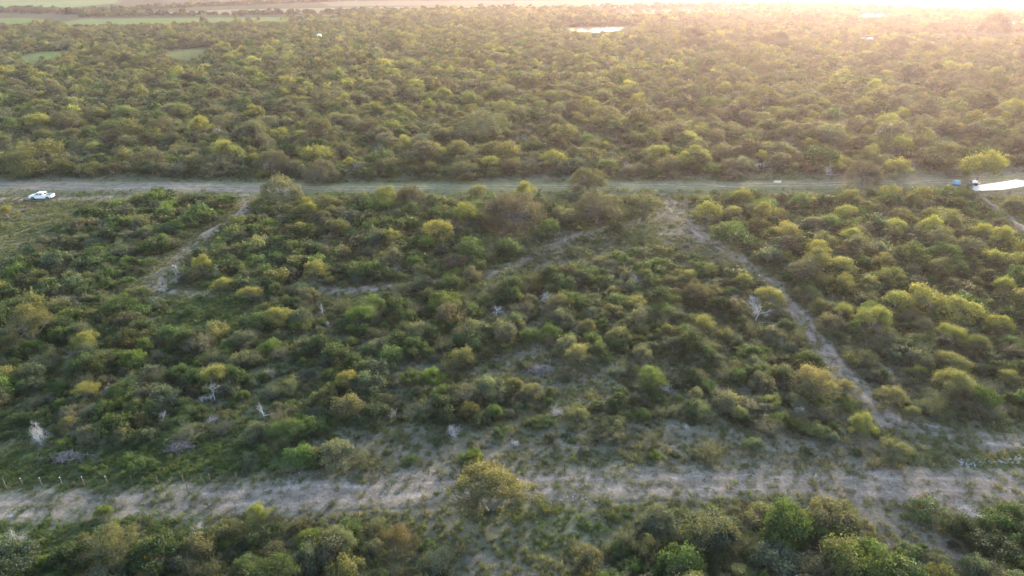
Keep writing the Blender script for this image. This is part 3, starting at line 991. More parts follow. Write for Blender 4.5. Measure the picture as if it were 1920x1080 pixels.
HAND = [  # kind, crown centre px, py, width px, colour, tall factor, label
    ('mesquite', 918, 903, 176, 'straw', 0.82, 'lone spreading mesquite tree with visible trunk on the near dirt road'),
    ('oak', 596, 245, 80, 'brown', 1.1, 'tall rounded grey oak rising above the woods left of centre'),
    ('oak', 963, 388, 132, 'brown', 0.85, 'broad grey-brown oak just below the far road, wider than the oak beside it'),
    ('oak', 1120, 384, 110, 'grey', 0.9, 'rounded dark oak left of the bare path junction, below the far road'),
    ('oak', 1104, 334, 88, 'olive', 0.8, 'pale olive oak overlapping the middle of the far grassy road'),
    ('mesquite', 523, 345, 72, 'grey', 1.15, 'pale grey-green tree standing against the far road, above the curved path'),
    ('oak', 1623, 320, 80, 'brown', 0.95, 'round brown-green oak at the end of the grassy road on the right'),
    ('mesquite', 1684, 308, 66, 'yellow', 0.95, 'yellow-topped tree directly right of the round brown oak by the road'),
    ('mesquite', 1848, 300, 92, 'yellow', 1.1, 'large yellow-topped tree above the white gravel drive'),
    ('oak', 1795, 312, 60, 'olive', 0.8, 'olive tree with a low crown left of the large yellow-topped one'),
    ('oak', 770, 364, 62, 'brown', 1.1, 'tall grey-brown oak touching the far road, left of the broad oak'),
    ('mesquite', 722, 360, 52, 'yellow', 1.1, 'yellow-green tree beside the tall grey-brown oak at the far road'),
    ('mesquite', 985, 352, 52, 'yellow', 1.1, 'bright yellow-green tree behind the broad grey-brown oak'),
    ('mesquite', 898, 358, 52, 'olive', 1.0, 'olive-yellow tree at the far road between two oaks'),
    ('mesquite', 872, 392, 60, 'yellow', 1.1, 'yellow-topped tree immediately left of the broad grey-brown oak'),
    ('mesquite', 1330, 396, 64, 'yellow', 1.0, 'yellow-green tree at the top right edge of the bare path junction'),
    ('mesquite', 1372, 434, 78, 'green', 0.85, 'wide green tree beside the bend of the diagonal path'),
    ('mesquite', 1210, 380, 76, 'brown', 0.95, 'brownish yellow tree on the left edge of the bare junction'),
    ('mesquite', 820, 425, 66, 'yellow', 1.1, 'yellow-topped tree left of and below the broad grey-brown oak'),
    ('mesquite', 735, 438, 50, 'yellow', 1.0, 'yellow tree beside a pale dead one in the middle thicket'),
    ('mesquite', 800, 452, 42, 'bright', 1.0, 'small bright green tree below the yellow-topped pair'),
    ('mesquite', 741, 478, 46, 'grey', 1.15, 'grey tree with a pale yellow top standing in dark brush left of centre'),
    ('mesquite', 880, 465, 80, 'green', 0.9, 'green rounded thicket tree above the grassy path'),
    ('oak', 855, 487, 60, 'grey', 0.5, 'dark round evergreen clump above the grassy path'),
    ('mesquite', 590, 498, 60, 'yellow', 0.9, 'bright yellow tree alone in the brush above the grassy path'),
    ('mesquite', 417, 528, 46, 'yellow', 0.85, 'small yellow tree at the end of the curved path'),
    ('mesquite', 468, 545, 52, 'yellow', 0.9, 'yellow-green tree right of the end of the curved path'),
    ('mesquite', 379, 492, 42, 'yellow', 1.3, 'slim yellow tree inside the curve of the path'),
    ('mesquite', 410, 450, 26, 'yellow', 1.0, 'little yellow tree right of the curved path near its upper bend'),
    ('mesquite', 521, 586, 60, 'yellow', 0.95, 'vivid yellow tree below the yellow-green pair near the curved path end'),
    ('mesquite', 655, 708, 62, 'yellow', 1.05, 'vivid yellow mesquite standing out of dark brush left of centre'),
    ('mesquite', 402, 702, 66, 'yellow', 1.1, 'yellow mesquite behind a white dead tree on the left'),
    ('mesquite', 160, 634, 60, 'yellow', 0.9, 'tan yellow mesquite above the small bare patch on the left'),
    ('mesquite', 50, 600, 100, 'olive', 1.05, 'large olive mesquite near the left edge, tallest around it'),
    ('mesquite', 20, 640, 50, 'olive', 1.1, 'olive tree cut by the left edge below the large olive mesquite'),
    ('mesquite', 225, 562, 58, 'green', 1.0, 'green and yellow tree left of the curved path'),
    ('mesquite', 240, 545, 26, 'yellow', 1.0, 'small yellow crown behind the green and yellow tree on the left'),
    ('mesquite', 13, 392, 34, 'yellow', 1.1, 'orange yellow tree at the left edge below the pickup'),
    ('mesquite', 535, 802, 80, 'green', 0.8, 'domed green mesquite beside a fallen dead tree on the left'),
    ('mesquite', 1087, 660, 64, 'straw', 0.85, 'olive domed tree with a pale top in the central clearing'),
    ('mesquite', 1322, 602, 46, 'yellow', 0.95, 'orange yellow tree left of the diagonal path'),
    ('mesquite', 1210, 510, 34, 'yellow', 1.0, 'small golden tree right of the white snag'),
    ('mesquite', 1290, 512, 40, 'yellow', 0.9, 'golden low tree near the upper middle of the diagonal path'),
    ('mesquite', 1395, 520, 40, 'yellow', 1.2, 'tall yellow tree leaning over the diagonal path'),
    ('mesquite', 1445, 548, 62, 'yellow', 0.9, 'sparse yellow tree on the diagonal path beside the grey dead one'),
    ('mesquite', 1640, 592, 80, 'yellow', 0.95, 'broad yellow-topped tree right of the diagonal path'),
    ('mesquite', 1580, 580, 50, 'yellow', 0.95, 'yellow tree immediately left of the broad yellow-topped one'),
    ('mesquite', 1805, 574, 92, 'yellow', 0.85, 'wide flat yellow tree near the right edge'),
    ('mesquite', 1878, 600, 50, 'yellow', 0.95, 'compact yellow tree at the right edge below the wide flat one'),
    ('mesquite', 1885, 530, 56, 'yellow', 1.0, 'yellow-topped tree at the right edge above the wide flat yellow tree'),
    ('mesquite', 1735, 610, 42, 'grey', 1.2, 'grey-green upright tree left of the wide flat yellow tree'),
    ('mesquite', 1520, 548, 50, 'green', 0.9, 'green tree on the right verge of the diagonal path'),
    ('mesquite', 1535, 465, 62, 'yellow', 0.95, 'pale yellow tree in the thick grove right of the diagonal path'),
    ('mesquite', 1475, 480, 40, 'yellow', 0.95, 'golden tree at the left rim of the right hand grove'),
    ('mesquite', 1530, 708, 98, 'straw', 0.8, 'wide olive tree with a straw coloured top left of the diagonal path'),
    ('mesquite', 1590, 722, 50, 'straw', 0.9, 'straw topped tree leaning onto the diagonal path'),
    ('mesquite', 1672, 738, 60, 'straw', 0.9, 'pale yellow-green tree right of the diagonal path, upper of a pair'),
    ('mesquite', 1714, 772, 46, 'olive', 0.85, 'smaller yellow-green tree right of the diagonal path, lower of a pair'),
    ('mesquite', 1620, 792, 62, 'yellow', 1.1, 'thin yellow tree with a forked white trunk beside the diagonal path'),
    ('mesquite', 1682, 840, 68, 'olive', 0.85, 'rounded yellow-green tree where the diagonal path turns right'),
    ('mesquite', 1720, 692, 44, 'yellow', 0.8, 'orange-tipped tree right of the pale pair'),
    ('mesquite', 1890, 700, 46, 'yellow', 0.9, 'yellow tree near the right edge beside the bare patch'),
    ('mesquite', 1790, 672, 66, 'yellow', 0.8, 'yellow-tipped wide tree above the bare patch on the right'),
    ('mesquite', 486, 958, 60, 'yellow', 1.0, 'yellow tree on the lower verge of the near dirt road at left'),
    ('shrub', 590, 852, 50, 'olive', 1.2, 'yellow-green bush left of the bare clearing above the near road'),
    ('mesquite', 630, 826, 24, 'yellow', 1.0, 'tiny golden tree at the rim of the bare clearing'),
    ('mesquite', 745, 1012, 92, 'russet', 0.75, 'russet and olive tree at the bottom edge left of the lone mesquite'),
    ('mesquite', 205, 1015, 116, 'olive', 0.85, 'broad feathery olive mesquite in the bottom left thicket'),
    ('mesquite', 285, 1018, 66, 'yellow', 1.0, 'yellow mesquite right of the broad feathery one at bottom left'),
    ('shrub', 190, 958, 40, 'bright', 1.3, 'upright green bush alone on the near road verge at bottom left'),
    ('thorn', 665, 1000, 36, 'grey', 1.4, 'pale grey upright bush in the bottom thicket'),
    ('mesquite', 580, 1005, 60, 'bright', 0.85, 'bright green mesquite in the bottom thicket below the near road'),
    ('shrub', 878, 765, 54, 'russet', 1.2, 'rusty brown bush in the middle of the green thicket'),
    ('shrub', 1232, 852, 40, 'bright', 0.9, 'bright green bush alone in the bare strip above the near road'),
    ('shrub', 1265, 850, 26, 'dark', 0.9, 'dark small bush right of the bright green one'),
    ('thorn', 1332, 845, 62, 'olive', 1.0, 'feathery olive bush above the near road, right of the bright green one'),
    ('shrub', 1886, 955, 78, 'green', 1.1, 'olive green shrub below the near road at the right edge'),
    ('shrub', 228, 812, 50, 'grey', 1.3, 'dark grey rounded bush at the rim of the left grass'),
    ('mesquite', 1575, 950, 60, 'olive', 0.8, 'yellow-tipped tree on the lower verge of the near road at right'),
    ('mesquite', 1550, 1000, 70, 'green', 0.75, 'green tree in the bottom right thicket below the yellow-tipped one'),
    ('oak', 1905, 385, 50, 'dark', 0.7, 'dark oak at the right edge in the grass below the white drive'),
    ('oak', 1130, 61, 18, 'brown', 0.8, 'small tree at the near shore of the pond'),
    ('oak', 1302, 66, 62, 'brown', 0.9, 'large brown oak mass right of the pond'),
    ('oak', 1455, 70, 56, 'brown', 0.8, 'large brown oak beside the distant green strip'),
    ('oak', 1685, 82, 46, 'brown', 0.9, 'rounded oak right of the distant white shed'),
    ('oak', 1868, 44, 62, 'brown', 1.0, 'large oak behind the distant pale building'),
    ('oak', 350, 78, 34, 'grey', 1.0, 'left one of two round oaks above the small green meadow'),
    ('oak', 384, 76, 34, 'grey', 1.0, 'right one of two round oaks above the small green meadow'),
    ('oak', 120, 226, 62, 'brown', 0.9, 'rounded brown oak in the woods near the left edge'),
    ('oak', 300, 236, 64, 'brown', 0.9, 'rounded brown oak left of the tallest one in the woods'),
    ('oak', 205, 255, 56, 'brown', 0.9, 'grey-brown oak below and between two others in the left woods'),
    ('oak', 690, 235, 50, 'brown', 0.9, 'grey oak to the right of the tallest oak in the woods'),
    ('oak', 600, 320, 80, 'grey', 0.8, 'large grey-green oak above the far road beside the pale grey-green tree'),
    ('oak', 510, 298, 80, 'brown', 0.8, 'brown oak thicket above the far road, left of the grey-green one'),
    ('oak', 870, 315, 66, 'olive', 0.8, 'olive oak at the wood edge above the middle of the far road'),
    ('oak', 1375, 325, 46, 'dark', 0.7, 'dark round oak at the wood edge beside the far road'),
    ('dead_bush', 65, 803, 64, 'grey', 1.2, 'large silvery leafless bush near the left edge'),
    ('dead_tree', 400, 735, 42, 'grey', 1.0, 'white dead tree in front of the yellow mesquite on the left'),
    ('dead_bush', 376, 745, 34, 'grey', 0.9, 'white dead bush at the foot of the white dead tree'),
    ('dead_bush', 400, 780, 40, 'grey', 0.8, 'brown leafless bush below the white dead tree'),
    ('dead_tree', 303, 780, 32, 'grey', 1.0, 'slim white dead tree left of the white dead bush pair'),
    ('fallen', 502, 770, 40, 'grey', 1.0, 'fallen white dead tree beside the domed green mesquite'),
    ('dead_bush', 852, 805, 44, 'grey', 1.1, 'silver leafless bush on the upper rim of the bare clearing'),
    ('dead_bush', 733, 772, 36, 'grey', 1.1, 'pale leafless bush left of the silver one above the clearing'),
    ('dead_bush', 1045, 766, 36, 'grey', 1.3, 'pinkish grey leafless tree in the central thicket'),
    ('dead_bush', 1250, 718, 40, 'grey', 1.0, 'grey leafless bush in the thicket right of centre'),
    ('dead_tree', 1420, 580, 54, 'grey', 0.9, 'grey twisted dead tree beside the diagonal path'),
    ('dead_bush', 1415, 560, 40, 'grey', 1.1, 'leafless grey bush just behind the grey twisted dead tree'),
    ('dead_tree', 1023, 556, 46, 'grey', 0.9, 'white dead tree with a round branch crown in the middle'),
    ('snag', 1122, 547, 18, 'grey', 1.0, 'single upright white snag in the middle of the brush'),
    ('dead_tree', 930, 580, 34, 'grey', 0.9, 'small white dead tree left of the round-crowned one'),
    ('dead_tree', 862, 570, 22, 'grey', 1.2, 'thin leaning dead tree in the middle thicket'),
    ('dead_bush', 328, 500, 40, 'grey', 1.2, 'straw coloured leafless bush standing on the curved path'),
    ('dead_bush', 330, 520, 34, 'grey', 0.9, 'pale leafless bush below the straw coloured one on the curved path'),
    ('dead_tree', 766, 405, 22, 'grey', 1.3, 'white dead tree below the tall grey-brown oak'),
    ('dead_tree', 496, 312, 26, 'grey', 1.0, 'pale dead tree at the wood edge above the far road'),
    ('dead_bush', 742, 500, 30, 'grey', 1.0, 'grey leafless bush below the grey tree with the pale top'),
    ('dead_bush', 16, 1012, 70, 'grey', 1.1, 'pinkish leafless bush in the bottom left corner'),
    ('dead_bush', 1815, 948, 74, 'grey', 1.0, 'large grey leafless bush on the near road verge at right'),
    ('dead_bush', 1130, 1062, 44, 'grey', 0.9, 'white dead bush at the bottom edge right of the clearing'),
    ('dead_tree', 1288, 798, 26, 'grey', 0.7, 'small twisted white dead tree above the near road'),
    ('dead_bush', 968, 828, 30, 'grey', 0.9, 'small purplish leafless bush beside the bare clearing'),
    ('dead_bush', 1212, 675, 26, 'grey', 1.0, 'small pale leafless bush right of the cut brush heap'),
    ('dead_tree', 676, 662, 22, 'grey', 1.0, 'little white dead tree above the vivid yellow mesquite'),
    ('dead_tree', 640, 718, 20, 'grey', 1.0, 'pale bare trunk at the left side of the vivid yellow mesquite'),
    ('dead_tree', 605, 578, 24, 'grey', 1.2, 'curved white dead tree in the dark brush right of the vivid yellow one'),
    ('dead_bush', 614, 605, 22, 'grey', 1.0, 'tiny pale dead bush below the curved white dead tree'),
    ('dead_bush', 370, 985, 34, 'grey', 0.9, 'pale dead bush in the bottom left thicket'),
    ('dead_bush', 1192, 518, 40, 'grey', 1.0, 'lilac grey leafless bush left of the small golden tree'),
    ('dead_bush', 200, 728, 42, 'grey', 0.9, 'tan leafless bush right of the yellow-green crowns on the left'),
    ('mesquite', 160, 730, 60, 'yellow', 0.85, 'yellow-green mesquite left of the tan leafless bush'),
    ('mesquite', 130, 792, 42, 'olive', 0.9, 'small yellowish tree right of the large silvery bush'),
    ('mesquite', 1000, 730, 46, 'straw', 0.8, 'straw topped tree below the cut brush heap'),
    ('mesquite', 1085, 778, 60, 'olive', 0.75, 'pale olive tree right of the pinkish leafless tree'),
    ('mesquite', 1193, 690, 20, 'yellow', 1.2, 'tiny vivid golden crown in the central thicket'),
    ('mesquite', 970, 555, 34, 'yellow', 1.0, 'golden small tree left of the round-crowned dead tree'),
    ('mesquite', 970, 605, 36, 'yellow', 1.0, 'golden tree in the brush below the round-crowned dead tree'),
    ('mesquite', 1190, 562, 50, 'yellow', 0.8, 'low golden tree right of the single white snag'),
    ('mesquite', 820, 560, 30, 'yellow', 0.9, 'small pale yellow tree left of the thin leaning dead one'),
    ('mesquite', 760, 610, 44, 'olive', 0.9, 'olive tree in the middle of the dark thicket'),
]
handxy = []
for kind, px, py, w, col, tall, lab in HAND:
    base = 'dead_tree' if kind in ('snag',) else ('dead_bush' if kind == 'fallen' else kind)
    hgt = BASE_H[base]
    x0, y0 = G(px, py, 2.5)
    for _ in range(4):
        dep = proj(x0, y0, 2.5)[2]
        wm = w * dep / FPX
        s = wm / BASE_W[base]
        x0, y0 = G(px, py, hgt * s * tall * (0.62 if kind in ('mesquite',) else 0.5))
    rng = np.random.default_rng(int(px * 7 + py))
    plants.append(dict(kind=kind, x=x0, y=y0, s=s, tall=tall * rng.uniform(0.97, 1.05), tint=tuple(t * (0.78 if kind == 'oak' else 1.0) for t in jitter(col, rng, 0.05)), col=col, label=lab, hand=True))
    handxy.append((x0, y0, wm * 0.5))
handxy = np.array(handxy)
TREELINES = [(P((100, 29), (150, 27), (300, 16), (640, 2), (1000, -2)), 22), (P((-600, 22), (0, 24), (60, 20), (100, 26)), 40), (P((120, 32), (400, 30), (640, 26), (900, 19), (1160, 17), (1400, 13), (1600, 13)), 12),
             (P((1050, 46), (1190, 44)), 16)]


def open_far(x, y):
    o = np.zeros(len(x))
    for pts, _ in FIELDS:
        o = np.maximum(o, sstep(-1, 1, poly_sd(x, y, pts)))
    for pts in [POND] + FAR_PONDS:
        o = np.maximum(o, sstep(-9, -6, poly_sd(x, y, pts)))
    o = np.maximum(o, sstep(7, 5, line_dist(x, y, LANE)))
    o = np.maximum(o, sstep(12, 10, np.hypot(x - SHED[0], y - SHED[1])))
    o = np.maximum(o, sstep(14, 12, np.hypot(x - BARN[0], y - BARN[1])))
    o = np.maximum(o, sstep(9, 8, np.hypot(x - TANK[0], y - TANK[1])))
    return o


SHED, BARN, TANK = G(1624, 80), G(1880, 52), G(600, 80)


def jgrid(step, y0, y1, margin=0.34, jit=0.9):
    """jittered points over the seen wedge and some way beyond its sides"""
    yy = np.arange(y0, y1, step)
    half = 0.78 * y1 * (1 + margin) + 15
    xx = np.arange(-half, half, step)
    X, Y = np.meshgrid(xx, yy)
    X = X + (np.arange(len(yy)) % 2)[:, None] * step / 2
    X = (X + RNG.uniform(-.5, .5, X.shape) * step * jit).ravel()
    Y = (Y + RNG.uniform(-.5, .5, Y.shape) * step * jit).ravel()
    k = np.abs(X) < (0.79 * (Y + 22) * (1 + margin) + 12)
    return X[k], Y[k]


def scatter(kind, step, y0, y1, density, size, cols, tallr=(0.85, 1.15), keep_open=0.0, sv=0.24):
    X, Y = jgrid(step, y0, y1)
    px, py, dep = proj(X, Y)
    _, o = bareness(X, Y)
    if y1 > 300:
        o = np.maximum(o, open_far(X, Y))
    dn = density(X, Y, px, py)
    # a plant must not stand where its height would hide a road or a meadow behind it
    hh = {'mesquite': 3.8, 'oak': 5.5, 'shrub': 1.5, 'thorn': 1.7, 'dead_bush': 1.6}[kind] * (size if not callable(size) else size(60.0))
    k_ = H / (H - hh)
    o2 = bareness(X * k_, Y * k_)[1]
    if y1 > 300:
        o2 = np.maximum(o2, open_far(X * k_, Y * k_))
    if kind in ('mesquite', 'oak'):
        k3 = H / (H - hh * 0.5)
        o2 = np.maximum(o2, bareness(X * k3, Y * k3)[1])
    if y1 > 800:
        for f in (0.25, 0.5, 0.75, 1.15):
            kf = H / (H - hh * f)
            pd = np.zeros(len(X))
            for pts in [POND] + FAR_PONDS:
                pd = np.maximum(pd, poly_sd(X * kf, Y * kf, pts) > -2)
            o2 = np.maximum(o2, pd)
    o = np.maximum(o, np.where(o2 > 0.86, 0.93, 0))
    keep = RNG.random(len(X)) < dn * (1 - o) ** 1.5 + keep_open * dn * (o < 0.9) * 0.2
    # keep clear of the placed plants
    for hk, (hx, hy, hr) in enumerate(handxy):
        near = (np.abs(X - hx) < hr + 6) & (np.abs(Y - hy) < hr + 9)
        if near.any():
            yy = Y - hy
            d = np.hypot(X - hx, np.where(yy < 0, yy * (0.45 if HAND[hk][0] in ('dead_tree', 'dead_bush', 'snag', 'fallen') else 0.75), yy))
            if hk == 0:
                d = d * 0.55
            keep &= ~((d < hr * (0.8 if kind in ('shrub', 'thorn') else 1.3)) & near)
    keep &= ~((np.abs(X - TRUCK[0]) < 6) & (np.abs(Y - TRUCK[1]) < 5))
    X, Y, px, py = X[keep], Y[keep], px[keep], py[keep]
    for x, y, a, b in zip(X, Y, px, py):
        names, wts = cols(x, y, a, b)
        col = names[int(np.searchsorted(np.cumsum(wts), RNG.random() * sum(wts)))]
        s = (size(y) if callable(size) else size) * min(1.8, math.exp(RNG.normal(0, sv)))
        pl = dict(kind=kind, x=x, y=y, s=s, tall=RNG.uniform(*tallr), tint=jitter(col, RNG), col=col, label=None, hand=False)
        if kind == 'mesquite' and y < 182:
            pl['s'] = min(s, 1.15)
            if 790 < b < 935 and a < 1650:      # no tall trees in the low strip above the near road
                continue
        plants.append(pl)


TRUCK = G(80, 373)


def dens_tree(X, Y, px, py):
    n = vnoise(X, Y, 22, 51)
    d = np.where(py < 345, 0.62 + 0.2 * n, 0.05)
    right = (px > 1440 - (560 - py) * 0.55) & (py >= 345) & (py < 560)
    d = np.where(right, 0.66, d)
    d = np.where((px > 1500) & (py >= 560) & (py < 800), 0.20, d)
    d = np.where((py > 345) & (py < 440) & (px > 540) & (px < 1250), 0.32, d)
    d = np.where(py > 930, 0.13, d)
    d = np.where((py < 300) & (px < 500), d * 0.72, d)
    return d


def cols_tree(x, y, px, py):
    n = vnoise(x, y, 30, 61)
    if py < 345:
        return ('yellow', 'olive', 'brown', 'grey', 'green', 'dark'), (0.27 * (0.6 + n) * (0.55 if px < 560 else 1), 0.26, 0.15, 0.30, 0.16, 0.05)
    if py > 900:
        return ('yellow', 'olive', 'green', 'grey', 'dark'), (0.16, 0.26, 0.34, 0.14, 0.10)
    return ('yellow', 'olive', 'green', 'grey', 'bright'), (0.50, 0.24, 0.12, 0.12, 0.03)


def cols_shrub(x, y, px, py):
    n = vnoise(x, y, 18, 63)
    w = float(sstep(700, 1500, px) * sstep(900, 500, py))
    return ('dark', 'green', 'blue', 'olive', 'brown', 'bright', 'grey'), (0.30 * (1.3 - n), 0.34, 0.16, 0.12 + 0.16 * w, 0.04 + 0.12 * w, 0.03, 0.12)


def dens_shrub(X, Y, px, py):
    n = vnoise(X, Y, 6, 71) * 0.6 + vnoise(X, Y, 15, 72) * 0.4
    return np.clip(0.74 + 0.9 * (n - 0.42) + 0.3 * (py > 915), 0.1, 1.0)


# near part; the trees beyond the far road are much bigger than those in front of it
GREY3 = lambda x, y, a, b: (('brown', 'grey', 'olive'), (0.45, 0.3, 0.25))
scatter('mesquite', 5.6, 26, 182, dens_tree, 0.88, cols_tree, (0.8, 1.1), sv=0.28)
scatter('shrub', 2.4, 26, 182, dens_shrub, lambda y: 0.72 + 0.0018 * y + (0.14 if y < 62 else 0), cols_shrub, (0.6, 1.3), sv=0.40)
scatter('thorn', 3.9, 26, 182, lambda X, Y, px, py: 0.45 + 0 * X, 0.95, lambda x, y, a, b: (('grey', 'blue', 'olive', 'brown'), (0.3, 0.2, 0.3, 0.2)), (0.7, 1.1))
scatter('shrub', 2.1, 26, 182, lambda X, Y, px, py: 0.5 + 0 * X, 0.42, cols_shrub, (0.7, 1.1), 1.0)
scatter('mesquite', 6.6, 182, 900, dens_tree, 0.98, cols_tree, (0.75, 1.1), sv=0.33)
scatter('shrub', 3.5, 182, 900, dens_shrub, 1.12, cols_shrub, (0.8, 1.2), sv=0.3)
scatter('thorn', 6.5, 182, 420, lambda X, Y, px, py: 0.5 + 0 * X, 1.5, lambda x, y, a, b: (('grey', 'blue', 'olive', 'brown'), (0.3, 0.2, 0.3, 0.2)), (0.7, 1.1))
scatter('oak', 17, 195, 900, lambda X, Y, px, py: 0.25 + 0.9 * (vnoise(X, Y, 60, 55) > 0.55), 0.98, GREY3, (0.75, 1.0), sv=0.3)
scatter('dead_bush', 10, 30, 182, lambda X, Y, px, py: np.where((px < 900) & (py > 500), 0.24, 0.46), 0.78, lambda x, y, a, b: (('grey',), (1,)), (0.8, 1.2))
scatter('dead_bush', 12, 182, 500, lambda X, Y, px, py: 0.25 + 0 * X, 1.4, lambda x, y, a, b: (('grey',), (1,)), (0.8, 1.1))
wood_edge = lambda X, Y: np.where(proj(X, Y)[1] > 26 + 0 * X, 1.0, 0.0)
scatter('mesquite', 9.5, 900, 1750, lambda X, Y, px, py: 0.62 * (py > np.interp(px, (0, 640, 700, 1050, 1500, 1920), (46, 36, 24, 24, 18, 18))), 1.5, cols_tree, (0.85, 1.15))
scatter('oak', 20, 900, 1750, lambda X, Y, px, py: 0.5 * (py > np.interp(px, (0, 640, 700, 1050, 1500, 1920), (46, 36, 24, 24, 18, 18))), 1.3, lambda x, y, a, b: (('brown', 'grey', 'olive'), (0.5, 0.2, 0.3)), (0.8, 1.0))
for pts, wdt in TREELINES:
    q, s_ = smooth_line(pts, 7)
    for (x, y) in q:
        for _ in range(max(2, int(wdt / 7))):
            plants.append(dict(kind='oak' if RNG.random() < 0.5 else 'mesquite', x=x + RNG.normal(0, wdt * 0.3), y=y + RNG.normal(0, wdt * 0.3), s=RNG.uniform(1.0, 1.7), tall=RNG.uniform(0.8, 1.1),
                               tint=jitter(['olive', 'green', 'dark', 'brown'][RNG.integers(0, 4)], RNG), col='dark', label=None, hand=False))
# the last woods before the skyline, thinner the farther they stand
X, Y = jgrid(26, 1750, 5200, 0.1)
k = (vnoise(X, Y * 0.6, 420, 12) < 0.5) & (RNG.random(len(X)) < 0.6)
oo = open_far(X, Y)
for x, y in zip(X[k & (oo < 0.5)], Y[k & (oo < 0.5)]):
    plants.append(dict(kind='oak', x=x, y=y, s=RNG.uniform(1.2, 2.0), tall=RNG.uniform(0.5, 0.75), tint=jitter('olive', RNG), col='dark', label=None, hand=False))


# ------------------------------------------------------------------ plants: things and stuff
def place_name(px, py):
    if py > 915:
        if px < 860:
            return 'in the bottom left thicket below the near dirt road'
        if px < 1400:
            return 'in the thicket below the near road, right of the lone mesquite'
        return 'in the bottom right thicket below the near road'
    if py > 780:
        if px < 560:
            return 'in the green strip above the near road at left'
        if px < 1150:
            return 'around the bare clearing above the near road'
        if px < 1650:
            return 'above the near road left of the diagonal path'
        return 'where the diagonal path turns at the right edge'
    if py > 362:
        if px > 1260 + (py - 400) * 0.95 and py > 365:
            if py < 480:
                return 'in the grove right of the bare path junction'
            if py < 620:
                return 'in the brush right of the diagonal path'
            return 'between bare patches right of the lower diagonal path'
        if py < 470:
            if px < 420:
                return 'between the pickup and the curved path'
            if px < 800:
                return 'between the curved path and the oaks'
            return 'around the two oaks below the far road'
        if py < 560:
            if px < 330:
                return 'left of the curved path'
            if px < 900:
                return 'right of the curved path above the grassy path'
            return 'in the thin brush below the bare path junction'
        if px < 300:
            return 'in the dense brush near the left edge'
        if px < 620:
            return 'in the dense dark brush left of centre'
        if px < 980:
            return 'in the dense brush at the centre'
        return 'in the thin brush left of the diagonal path'
    if py > 290:
        return 'at the wood edge above the far road, ' + ('left part' if px < 480 else 'left of centre' if px < 960 else 'right of centre' if px < 1440 else 'right part')
    if py > 180:
        return 'in the woods beyond the far road, ' + ('left part' if px < 640 else 'middle part' if px < 1280 else 'right part')
    return 'in the far hazy woods, ' + ('left part' if px < 640 else 'middle part' if px < 1280 else 'right part')


LANDMARKS = [
    (918, 920, 'the lone mesquite on the near road'), (596, 245, 'the tallest rounded oak'), (963, 388, 'the broad grey-brown oak'), (1120, 384, 'the dark oak by the path junction'),
    (523, 345, 'the pale tree on the far road'), (1623, 320, 'the round oak at the grassy road end'), (1848, 300, 'the tree above the white drive'), (770, 364, 'the oak touching the far road'),
    (1250, 410, 'the bare path junction'), (855, 487, 'the dark clump by the grassy path'), (590, 498, 'the yellow tree above the grassy path'), (440, 550, 'the end of the curved path'),
    (330, 500, 'the leafless bush on the curved path'), (440, 385, 'the top of the curved path'), (655, 708, 'the vivid yellow mesquite'), (402, 715, 'the white dead tree at left'),
    (160, 634, 'the tan yellow mesquite'), (50, 600, 'the large olive mesquite'), (535, 802, 'the domed green mesquite'), (1087, 660, 'the pale-topped tree in the clearing'),
    (1122, 547, 'the upright white snag'), (1420, 575, 'the twisted dead tree by the path'), (1640, 592, 'the broad yellow-topped tree'), (1805, 574, 'the wide flat yellow tree'),
    (1530, 708, 'the wide straw-topped tree'), (1672, 745, 'the pale pair right of the path'), (1620, 792, 'the white-trunked yellow tree'), (1682, 840, 'the turn of the diagonal path'),
    (486, 958, 'the yellow tree on the lower verge'), (745, 1012, 'the russet tree at the bottom'), (205, 1015, 'the feathery mesquite at bottom left'), (1815, 948, 'the grey leafless bush at right'),
    (1232, 852, 'the bright green bush on bare ground'), (122, 858, 'the long brush heap'), (336, 836, 'the rounded brush heap'), (65, 803, 'the large silvery bush'), (1012, 692, 'the flat brush heap'),
    (80, 368, 'the white pickup'), (1115, 56, 'the pond'), (345, 100, 'the small green meadow'), (70, 105, 'the left meadow'), (1624, 76, 'the distant shed'), (1880, 48, 'the pale farm building'),
    (600, 75, 'the white tank'), (880, 113, 'the pale lane'), (1130, 1062, 'the white dead bush at the bottom'), (1430, 1000, 'the middle of the bottom thicket'), (1680, 1010, 'the purple bare patch'),
    (880, 765, 'the rusty bush'), (1045, 766, 'the pinkish leafless tree'), (1375, 325, 'the dark oak on the wood edge'), (870, 315, 'the olive oak on the wood edge'), (120, 226, 'the leftmost brown oak'),
    (300, 236, 'the oak left of the tallest one'), (1535, 465, 'the pale yellow tree in the grove'), (1700, 420, 'the middle of the right grove'), (960, 200, 'the middle of the far woods'),
    (1400, 200, 'the hazy woods right of centre'), (1750, 180, 'the glaring woods at right'), (600, 150, 'the woods below the white tank'), (300, 170, 'the woods below the small meadow'),
    (735, 438, 'the yellow tree with a pale dead one'), (1475, 860, 'the gap above the near road'), (740, 840, 'the bare clearing')]
ORD = ['', 'second ', 'third ', 'fourth ', 'fifth ', 'sixth ', 'seventh ', 'eighth ', 'ninth ', 'tenth ', 'eleventh ', 'twelfth ', 'thirteenth ', 'fourteenth ', 'fifteenth ', 'sixteenth ', 'seventeenth ', 'eighteenth ', 'nineteenth ', 'twentieth ']


